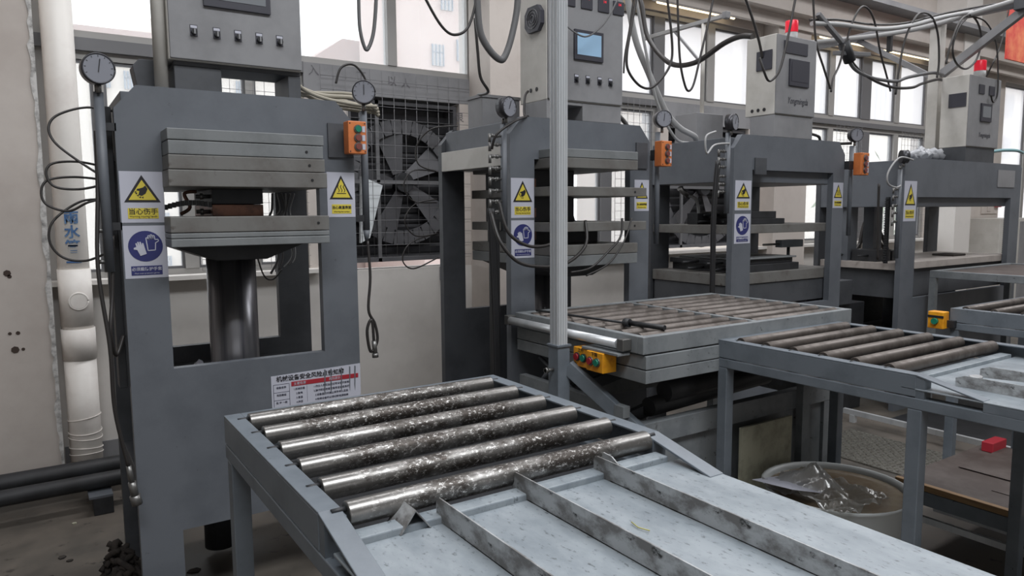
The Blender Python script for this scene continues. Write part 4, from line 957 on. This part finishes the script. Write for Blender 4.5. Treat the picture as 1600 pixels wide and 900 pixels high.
# scissor base under it
obj('base_frame', B().box(2.2, 3.60, 2.28, 2.33, .66, .76).box(2.2, 3.6, 3.05, 3.1, .66, .76).box(2.2, 2.25, 2.33, 3.05, .66, .76).box(3.55, 3.6, 2.33, 3.05, .66, .76), M_table, lt, .003)
obj('skirt_panel', B().box(2.25, 3.55, 2.30, 2.32, .30, .655), M_table, lt)
obj('leg', B().box(2.2, 2.25, 2.28, 2.33, 0, .66), M_table, lt); obj('leg', B().box(3.55, 3.6, 2.28, 2.33, 0, .66), M_table, lt)
obj('leg', B().box(3.30, 3.36, 2.24, 2.28, 0, .96), M_table, lt); obj('leg', B().box(2.2, 2.25, 3.05, 3.1, 0, .66), M_table, lt); obj('leg', B().box(3.55, 3.6, 3.05, 3.1, 0, .66), M_table, lt)
obj('scissor_arm', B().bar((2.26, 2.45, .74), (3.5, 2.45, .96), .03, .06), M_pressd, lt); obj('scissor_arm', B().bar((2.26, 2.52, .96), (3.5, 2.52, .74), .03, .06), M_pressd, lt)
obj('scissor_arm', B().bar((2.26, 2.95, .74), (3.5, 2.95, .96), .03, .06), M_pressd, lt)
obj('lift_cylinder', B().cyl((2.35, 2.40, .79), (3.2, 2.40, .83), .045, 18), M_dark, lt)
obj('drive_motor', B().cyl((2.42, 2.37, .86), (2.75, 2.37, .87), .05, 20), M_dark, lt)
obj('left_rail', B().box(2.10, 2.14, 2.3, 3.1, .80, .85), M_table, lt); obj('strut', B().cyl((2.16, 3.05, .76), (2.16, 2.85, .97), .012, 8).cyl((2.16, 2.6, .78), (2.16, 3.0, .95), .01, 8), M_press, lt)
# pry bar lying on it
pb = thing('pry_bar', 'thin dark pry bar with a handle lying across the lift table rollers', 'tool', (2.2, 2.6, tz+.01))
obj('shaft', B().cyl((2.18, 3.06, tz+.012), (2.26, 2.40, tz+.014), .006, 8), M_dark, pb); obj('handle', B().cyl((2.255, 2.44, tz+.016), (2.285, 2.24, tz+.016), .012, 10), M_black, pb)
obj('collar', B().cyl((2.25, 2.46, tz+.016), (2.255, 2.43, tz+.016), .02, 10), M_dark, pb)

# upright post between bench and lift table
po = thing('upright_post', 'tall aluminium profile post on a grey steel stub, centre of the picture', 'post', (1.965, 2.58, 0))
px0, px1, py0, py1 = 1.935, 1.992, 2.55, 2.615
al = B(); al.box(px0+.004, px1-.004, py0+.004, py1-.004, 1.10, 6.0)
for k in range(4):
    x = px0+.004+k*(px1-px0-.008-.007)/3; al.box(x, x+.007, py0, py0+.004, 1.10, 6.0); al.box(x, x+.007, py1-.004, py1, 1.10, 6)
for k in range(3):
    y = py0+.006+k*(py1-py0-.02)/2; al.box(px0, px0+.004, y, y+.009, 1.10, 6.0); al.box(px1-.004, px1, y, y+.009, 1.10, 6.0)
obj('aluminium_profile', al, M_alu, po)
obj('steel_stub', B().box(px0-.004, px1+.006, py0-.006, py1+.004, 0, 1.10), M_bench, po, .003)
obj('stub_collar', B().box(px0-.010, px1+.010, py0-.012, py1+.008, 1.096, 1.104), M_bench, po)
obj('clamp_bolt', B().cyl((px0-.05, 2.58, .99), (px0, 2.58, .99), .008, 10).cyl((px0-.05, 2.58, .99), (px0-.035, 2.58, .99), .014, 6), M_brass, po)
obj('brace', B().bar((px1+.006, 2.56, 1.0), (2.19, 2.27, .72), .05, .062), M_bench, po, .003)

# ================================================================== UNDER AND BESIDE THE BENCHES
tb = thing('plastic_tub', 'white round tub of murky water under the second bench', 'tub', (2.96, 1.83, 0))
obj('wall', B().lathe([(.24, 0), (.30, .44), (.318, .46), (.308, .46), (.29, .44), (.23, .02), (0, .02)], 2.96, 1.83, 36), M_tub, tb)
stuff(obj('water', B().lathe([(.288, .437), (.001, .437)], 2.96, 1.83, 36), M_liquid, tb))
fm = bmesh.new(); bmesh.ops.create_grid(fm, x_segments=26, y_segments=26, size=.5)
ff = B()
for v in fm.verts:
    x, y = v.co.x*.34, v.co.y*.52; z = .485+.018*math.sin(x*34+1)*math.cos(y*21)+.012*math.sin(x*80+y*57)+.11*max(0, 1-abs(x+.02)/.09)*max(0, 1-abs(y-.05)/.2)
    ff.v.append((2.82+x*.9, 1.80+y*.8, z))
fm.verts.ensure_lookup_table()
for f_ in fm.faces: ff.face([v.index for v in f_.verts], True)
fm.free()
pf = obj('plastic_liner', ff, M_film); tag(pf, 'clear crumpled plastic sheet draped over the left rim of the tub', 'plastic sheet')
md = pf.modifiers.new('thickness', 'SOLIDIFY'); md.thickness = .001
pp = B(); pp.v += [(2.62, 2.02, .50), (2.85, 2.02, .47), (2.82, 1.75, .475), (2.60, 1.8, .53), (2.62, 2.02, .502), (2.85, 2.02, .472), (2.82, 1.75, .477), (2.60, 1.8, .532)]
for q in ((0,1,2,3),(7,6,5,4),(0,4,5,1),(1,5,6,2),(2,6,7,3),(3,7,4,0)): pp.face(list(q))
tag(obj('paper_sheet', pp, M_white), 'white sheet of paper lying on the left rim of the tub', 'paper')
tag(obj('beige_board', B().box(2.78, 3.17, 2.21, 2.225, .28, .66), M_card), 'beige board leaning before the lift table base', 'board')
tag(obj('crate', B().box(2.7, 3.25, 2.2, 2.27, 0, .28), M_dark), 'dark box on the floor below the beige board', 'box')
ct = thing('platform_cart', 'low dark platform cart with a wooden edge at right under the second bench', 'cart', (4.0, 1.2, 0))
obj('board', B().box(3.53, 4.46, .45, 1.85, .35, .375), M_board, ct, .002); obj('wood_edge', B().box(3.50, 3.53, .45, 1.85, .35, .38), M_wood, ct, .002)
for x in (3.50, 4.42): obj('frame_rail', B().box(x, x+.04, .45, 1.85, .28, .348), M_bench, ct, .003)
obj('frame_rail', B().box(3.54, 4.42, 1.8, 1.85, .28, .348), M_bench, ct, .003)
obj('lower_rail', B().box(3.51, 3.53, .5, 1.8, .19, .22), M_alu, ct); obj('lower_rail', B().box(3.58, 3.60, .7, 1.7, .235, .255), M_alu, ct)
for x in (3.52, 4.44):
    for y in (.5, 1.78): obj('leg', B().box(x-.02, x+.02, y-.02, y+.02, .06, .28), M_pressd, ct); obj('caster', B().cyl((x-.015, y, .035), (x+.015, y, .035), .035, 16), M_black, ct)
for i in (0, 4):
    tag(obj('dark_sheet', B().box(3.70+.05*i, 4.3+.03*i, .9+.08*i, 1.5+.06*i, .3755+.001*i, .3785+.001*i), M_board, None), {0: 'lower', 4: 'upper'}[i]+' thin brown grey sheet of the stack on the platform cart', 'sheet', 'sheets on the platform cart')
tag(obj('red_box', B().box(4.28, 4.44, 1.74, 1.8, .3755, .43), M_red, None, .004), 'small red box at the far end of the platform cart', 'box')
tp = thing('tread_plate', 'shiny diamond pattern tread plate on the floor beyond the second bench', 'floor plate', (4.9, 2.7, 0))
obj('plate', B().box(4.55, 5.2, 2.35, 3.1, .002, .010), M_tread, tp)
db = B()
for i in range(20):
    for j in range(22):
        x = 4.57+i*.032; y = 2.37+j*.034; s_ = 1 if (i+j) % 2 else -1; db.bar((x, y-.008, .0115), (x+.012*s_, y+.008, .0115), .006, .003)
stuff(obj('raised_pattern', db, M_tread, tp))
tag(obj('floor_rail', B().box(5.40, 5.43, 1.2, 3.3, .06, .10).box(5.395, 5.435, 1.2, 1.24, 0, .06).box(5.395, 5.435, 3.2, 3.24, 0, .06), M_alu), 'long bright steel rail running along the floor before fourth press', 'rail')
tag(obj('floor_sheet', B().box(5.6, 7.8, .8, 3.1, .001, .004), M_dark), 'dark oily rubber mat on the floor before fourth press', 'mat')
# second lift table / support in front of press 4
l4 = thing('lift_table', 'dark lift table frame before the right part of fourth press', 'lift table', (6.6, 2.7, 0))
obj('top_frame', B().box(6.35, 6.40, 2.2, 3.15, 1.12, 1.18).box(7.75, 7.8, 2.2, 3.15, 1.12, 1.18).box(6.4, 7.75, 2.2, 2.25, 1.12, 1.18).box(6.4, 7.75, 3.1, 3.15, 1.12, 1.18), M_table, l4, .003)
obj('deck', B().box(6.4, 7.75, 2.25, 3.1, 1.13, 1.17), M_board, l4)
for x in (6.375, 7.775):
    for y in (2.225, 3.125): obj('leg', B().box(x-.025, x+.025, y-.025, y+.025, 0, 1.12), M_table, l4)
# lower dark gear of press 4 left
pu = thing('hydraulic_power_unit', 'dark hydraulic pump unit between third and fourth press', 'pump', (5.55, 3.55, 0))
obj('tank', B().box(5.2, 5.9, 3.45, 4.05, 0, .92), M_dark, pu, .006); obj('motor', B().cyl((5.35, 3.7, 1.02), (5.75, 3.7, 1.02), .10, 24), M_dark, pu); obj('valve_block', B().box(5.45, 5.66, 3.42, 3.52, .92, 1.12), M_pressd, pu, .004)
obj('gauge_disc', B().cyl((5.6, 3.42, .80), (5.6, 3.45, .80), .04, 20), M_gauge, pu)

# oily rags at the foot of press 1
rg = B()
for i in range(60):
    a = random.random()*2*PI; r = random.random()*.13; x = .255+r*math.cos(a)*.5; y = 3.70+r*math.sin(a)*1.2; z = max(.0, .17*(1-r/.14))*random.random()
    rg.tube(smooth_path([(x, y, z+.01), (x+random.uniform(-.04, .04), y+random.uniform(-.05, .05), z+.035), (x+random.uniform(-.07, .07), y+random.uniform(-.07, .07), max(.01, z-.02))], 3), .014, 5)
stuff(tag(obj('rag_heap', rg, M_cloth), 'tangled heap of oily dark rags at the left foot of first press', 'rags'))
for i, (x, y, s_, lab) in enumerate(((.03, 4.12, .02, 'dark crumb of rubber on the floor, centre of the bare patch left of first press'), (.06, 4.06, .014, 'tiny dark crumb beside the larger crumb left of first press'),
                                     (-.02, 3.92, .012, 'small brown chip on the floor near the left frame edge'), (.1, 4.55, .015, 'pale chip by the pipe support block'), (.55, 3.6, .03, 'dark debris lump between the feet of first press'))):
    tag(obj('floor_debris', B().prism([(x+s_*math.cos(k*1.05)*(.7+.5*random.random()), y+s_*math.sin(k*1.05)*(.7+.5*random.random())) for k in range(6)], 'z', 0, .006), M_cloth if i != 3 else M_card), lab, 'debris')

# ================================================================== OVERHEAD FRAMES, LAMPS AND CABLES
gf = thing('cable_gantry', 'grey steel cable gantry with a diagonal brace standing on the fourth press', 'frame', (7.2, 3.6, 2.12))
obj('post', B().box(7.15, 7.25, 3.56, 3.66, 2.12, 3.42), M_cab2, gf, .004)
obj('arm', B().box(7.165, 7.235, 2.35, 5.1, 3.42, 3.48), M_cab, gf, .004)
obj('brace', B().bar((7.2, 3.56, 2.95), (7.2, 2.85, 3.42), .06, .07), M_cab, gf, .003); obj('brace', B().bar((7.2, 3.66, 2.95), (7.2, 4.4, 3.42), .04, .05), M_cab, gf, .003)
obj('hanger', B().box(7.18, 7.22, 4.05, 4.09, 3.25, 3.42), M_dark, gf); obj('base_plate', B().box(7.08, 7.32, 3.5, 3.72, 2.12, 2.135), M_press, gf)
obj('end_clamp', B().box(7.1, 7.5, 2.85, 2.95, 3.38, 3.50), M_pressd, gf, .004)
obj('conduit', B().tube(smooth_path([(7.13, 4.95, 3.50), (7.13, 4.2, 3.42), (7.13, 3.7, 3.40), (7.13, 3.2, 3.44), (7.13, 2.6, 3.5)]), .022, 10), M_hosel, gf)
g3 = thing('cable_mast', 'thin steel mast with a cross arm above the third press box', 'frame', (4.45, 4.0, 2.44))
obj('mast', B().cyl((4.45, 4.0, 2.44), (4.45, 4.0, 3.14), .016, 12).cyl((4.45, 4.0, 2.44), (4.45, 4.0, 2.45), .06, 16), M_cab2, g3)
obj('arm', B().box(4.435, 4.465, 3.78, 4.65, 3.14, 3.17), M_hosel, g3, .003); obj('end_clamp', B().box(4.425, 4.475, 3.76, 3.80, 3.13, 3.18), M_cab, g3, .003)
obj('brace', B().bar((4.45, 4.02, 2.85), (4.45, 4.3, 3.14), .018, .018), M_cab, g3)
g5 = thing('cable_gantry', 'short dark steel bracket holding cables right of the third press cabinet', 'frame', (5.45, 3.6, 2.9))
obj('bracket_arm', B().bar((5.25, 3.4, 2.90), (5.72, 3.4, 2.94), .03, .035, (0, 1, 0)), M_framed, g5, .003); obj('bracket_arm', B().bar((5.02, 3.4, 3.16), (5.36, 3.4, 2.98), .03, .035, (0, 1, 0)), M_framed, g5, .003); obj('knot', B().cyl((5.36, 3.4, 3.0), (5.46, 3.4, 2.86), .045, 12), M_dark, g5)

def lamp(x0, x1, label):
    t = thing('tube_lamp', label, 'lamp', ((x0+x1)/2, 5.2, 3.68), 'lamps below the crane beam')
    obj('housing', B().box(x0, x1, 5.34, 5.44, 3.78, 3.84), M_white, t); obj('tube', B().cyl((x0+.03, 5.39, 3.765), (x1-.03, 5.39, 3.765), .018, 12), M_lamp, t)
lamp(5.3, 6.5, 'warm tube lamp under the beam above the left bright windows'); lamp(8.0, 9.1, 'warm tube lamp under the beam right of the third press cabinet'); lamp(9.4, 10.6, 'warm tube lamp under the beam above the right lower windows')
lamp(4.1, 5.1, 'warm tube lamp under the beam right of the second press cabinet')

G = 'cables hanging over the presses'
def hang(pts, r, m, label): return tag(cable(pts, r, m), label, 'cable', G)
hang([(1.22, 3.0, 2.75), (1.22, 3.0, 2.60), (1.222, 3.0, 2.48), (1.243, 3.0, 2.40), (1.262, 3.0, 2.41), (1.285, 3.0, 2.48), (1.30, 3.0, 2.62), (1.305, 3.0, 2.78)], .008, M_hoseg, 'grey cable loop hanging before the window right of first press cabinet')
hang([(1.58, 3.2, 2.82), (1.64, 3.2, 2.71), (1.72, 3.2, 2.60), (1.79, 3.2, 2.565), (1.87, 3.2, 2.61), (1.92, 3.2, 2.75), (1.93, 3.2, 2.85)], .007, M_hose, 'thin dark cable dipping across the pink building view')
hang([(1.925, 3.2, 2.9), (1.925, 3.2, 2.75), (1.94, 3.2, 2.60), (1.99, 3.2, 2.52), (2.055, 3.2, 2.475), (2.09, 3.2, 2.50), (2.13, 3.2, 2.60), (2.165, 3.2, 2.75), (2.17, 3.2, 2.9)], .018, M_hoseg, 'thick grey conduit dipping left of the second press cabinet')
hang([(2.03, 3.4, 2.72), (2.045, 3.4, 2.55), (2.06, 3.4, 2.42), (2.12, 3.42, 2.35), (2.2, 3.66, 2.372)], .008, M_hose, 'dark cable dropping to the box on the second press')
hang([(2.80, 3.1, 2.93), (2.76, 3.1, 2.85), (2.69, 3.1, 2.74), (2.63, 3.1, 2.68), (2.56, 3.1, 2.635), (2.50, 3.1, 2.63), (2.44, 3.14, 2.68), (2.40, 3.18, 2.75)], .0045, M_hoseg, 'thin cable crossing the blue screen of the second press cabinet')
hang([(2.335, 3.35, 2.36), (2.28, 3.3, 2.32), (2.24, 3.25, 2.22), (2.23, 3.2, 2.2)], .007, M_hose, 'short dark cable from the holes of the second press cabinet')
hang([(3.39, 3.6, 3.15), (3.33, 3.6, 2.90), (3.29, 3.6, 2.70), (3.31, 3.6, 2.60), (3.41, 3.6, 2.52), (3.52, 3.6, 2.52), (3.64, 3.6, 2.62), (3.70, 3.6, 2.73), (3.69, 3.6, 2.9), (3.64, 3.6, 3.15)], .0085, M_hose, 'big dark cable loop right of the second press cabinet')
hang([(3.40, 3.65, 3.15), (3.36, 3.65, 2.9), (3.32, 3.65, 2.72), (3.31, 3.65, 2.60)], .006, M_hose, 'thin cable strand inside the big loop')
hang([(3.53, 3.4, 3.15), (3.55, 3.4, 2.85), (3.57, 3.4, 2.66), (3.61, 3.4, 2.53), (3.65, 3.4, 2.48), (3.70, 3.4, 2.53), (3.76, 3.4, 2.72), (3.84, 3.4, 2.98), (3.88, 3.4, 3.15)], .0075, M_hose, 'narrow dark cable loop hanging left of the third press cabinet')
hang([(4.30, 4.75, 3.65), (4.30, 4.55, 3.43), (4.30, 4.46, 3.12), (4.30, 4.22, 2.87), (4.30, 3.95, 2.82), (4.30, 3.67, 2.91), (4.30, 3.52, 2.93), (4.30, 3.42, 2.91)], .02, M_hose, 'thickest dark conduit curving to the third press cabinet')
hang([(3.46, 3.8, 3.2), (3.55, 3.8, 2.88), (3.68, 3.8, 2.66), (3.80, 3.8, 2.48), (3.88, 3.8, 2.38), (4.0, 3.8, 2.30), (4.15, 3.8, 2.25), (4.26, 3.88, 2.22)], .022, M_hosel, 'thick pale conduit falling to the top of third press')
hang([(3.50, 3.75, 3.15), (3.60, 3.75, 2.80), (3.72, 3.75, 2.45), (3.9, 3.75, 2.22), (4.05, 3.75, 2.19)], .010, M_hosel, 'thin pale cable alongside the thick pale conduit')
hang([(4.06, 3.3, 3.12), (4.15, 3.3, 2.98), (4.22, 3.3, 2.85), (4.262, 3.3, 2.74)], .009, M_hose, 'dark cable entering the side vent of the third press cabinet')
hang([(4.34, 3.1, 3.15), (4.29, 3.1, 2.95), (4.25, 3.1, 2.80), (4.19, 3.1, 2.63), (4.13, 3.1, 2.56), (4.07, 3.1, 2.54), (4.02, 3.1, 2.60), (4.0, 3.12, 2.68)], .008, M_hose, 'dark cable drooping past the left side of the third press cabinet')
hang([(4.80, 3.3, 3.3), (4.83, 3.3, 3.08), (4.87, 3.3, 2.90), (4.97, 3.3, 2.74), (5.06, 3.3, 2.60)], .008, M_hose, 'dark cable falling right of the red beacon of third press')
hang([(5.30, 3.35, 2.96), (5.24, 3.35, 2.80), (5.12, 3.32, 2.68), (5.07, 3.3, 2.58)], .008, M_hose, 'dark cable rising to the bracket right of third press')
hang([(5.37, 3.4, 2.90), (5.45, 3.4, 3.12), (5.57, 3.4, 3.28), (5.68, 3.4, 3.29), (5.78, 3.4, 3.20), (5.88, 3.4, 2.98), (5.99, 3.4, 2.80), (6.06, 3.4, 2.68)], .008, M_hose, 'left tall cable arch over the right windows')
hang([(6.14, 3.4, 2.66), (6.18, 3.4, 2.90), (6.25, 3.4, 3.13), (6.40, 3.4, 3.33), (6.54, 3.4, 3.38), (6.68, 3.4, 3.35), (6.78, 3.4, 3.22), (6.82, 3.4, 3.0), (6.80, 3.4, 2.86)], .009, M_hose, 'middle tall cable arch over the right windows')
hang([(6.74, 3.3, 2.96), (6.80, 3.3, 3.12), (6.94, 3.3, 3.34), (7.12, 3.3, 3.42), (7.28, 3.3, 3.36), (7.35, 3.3, 3.22), (7.28, 3.3, 3.05), (7.10, 3.3, 2.95), (6.92, 3.3, 2.98), (6.84, 3.3, 3.1), (6.92, 3.3, 3.28), (7.05, 3.3, 3.38)], .009, M_hose, 'round cable coil on the diagonal brace of the gantry')
hang([(7.62, 3.2, 3.53), (7.56, 3.2, 3.32), (7.46, 3.2, 3.12), (7.36, 3.2, 3.0), (7.38, 3.25, 2.9)], .007, M_hose, 'dark cable from the gantry end to the fourth press beacon')
hang([(7.05, 3.3, 3.4), (7.28, 3.25, 3.38), (7.40, 3.2, 3.2), (7.44, 3.18, 2.9), (7.42, 3.17, 2.72), (7.35, 3.17, 2.66), (7.30, 3.17, 2.72)], .007, M_hose, 'dark cable looping before the fourth press cabinet top')
hang([(5.38, 3.4, 2.95), (5.45, 3.4, 2.86), (5.55, 3.4, 2.80), (5.75, 3.4, 2.765), (5.94, 3.4, 2.76), (6.15, 3.4, 2.77), (6.33, 3.4, 2.82), (6.75, 3.42, 2.90), (7.1, 3.5, 2.93)], .014, M_hoseg, 'upper thick sagging cable between bracket and gantry')
hang([(5.42, 3.4, 2.94), (5.5, 3.4, 2.85), (5.66, 3.4, 2.78), (5.9, 3.4, 2.73), (6.14, 3.4, 2.715), (6.4, 3.4, 2.74), (6.55, 3.4, 2.785), (6.9, 3.45, 2.86), (7.12, 3.5, 2.88)], .012, M_hose, 'lower thick sagging cable between bracket and gantry')
hang([(4.95, 3.4, 3.08), (5.3, 3.4, 3.12), (5.8, 3.4, 3.15), (6.3, 3.4, 3.24), (6.9, 3.4, 3.40), (7.4, 3.2, 3.50)], .018, M_hosel, 'long pale conduit running from third press beacon to the gantry end')
hang([(4.95, 3.42, 3.11), (5.3, 3.42, 3.16), (5.8, 3.42, 3.19), (6.3, 3.42, 3.27), (6.9, 3.42, 3.43), (7.4, 3.22, 3.54)], .009, M_hose, 'dark cable lying on the long pale conduit')

# far right wall gear
ec = thing('electric_cabinet', 'grey electric cabinet on the far wall seen below the fourth press crown', 'cabinet', (12.7, 5.2, 0))
obj('case', B().box(12.05, 13.3, 5.0, 5.47, 0, 1.55), M_cab2, ec, .006); obj('door', B().box(12.72, 13.27, 4.985, 5.0, .1, 1.5), M_cab, ec, .004)
tag(obj('fire_notice', B().box(12.55, 13.1, 5.48, 5.5, 1.62, 2.0).prism([(12.72, 1.66), (12.84, 1.66), (12.84, 1.9), (12.78, 1.95), (12.72, 1.9)], 'y', 5.47, 5.48), M_wall), 'pale notice with fire extinguisher sign above the grey cabinet', 'sign')
tag(obj('fire_alarm', B().box(12.95, 13.12, 5.44, 5.47, 1.72, 1.88), M_red), 'small red alarm box on the far wall', 'alarm')
tag(obj('wall_banner', B().prism([(8.3, 3.2), (9.1, 3.2), (9.1, 3.9), (8.3, 3.9)], 'y', 3.48, 3.5), M_banner), 'red and orange banner at the top right edge', 'banner')
tag(obj('traffic_cone', B().lathe([(.09, 0), (.02, .24), (0, .24)], 9.6, 4.9, 20).box(9.48, 9.72, 4.78, 5.02, 0, .02), mat('cone_orange', srgb(225, 150, 90), .5)), 'orange cone standing by the far wall', 'cone')
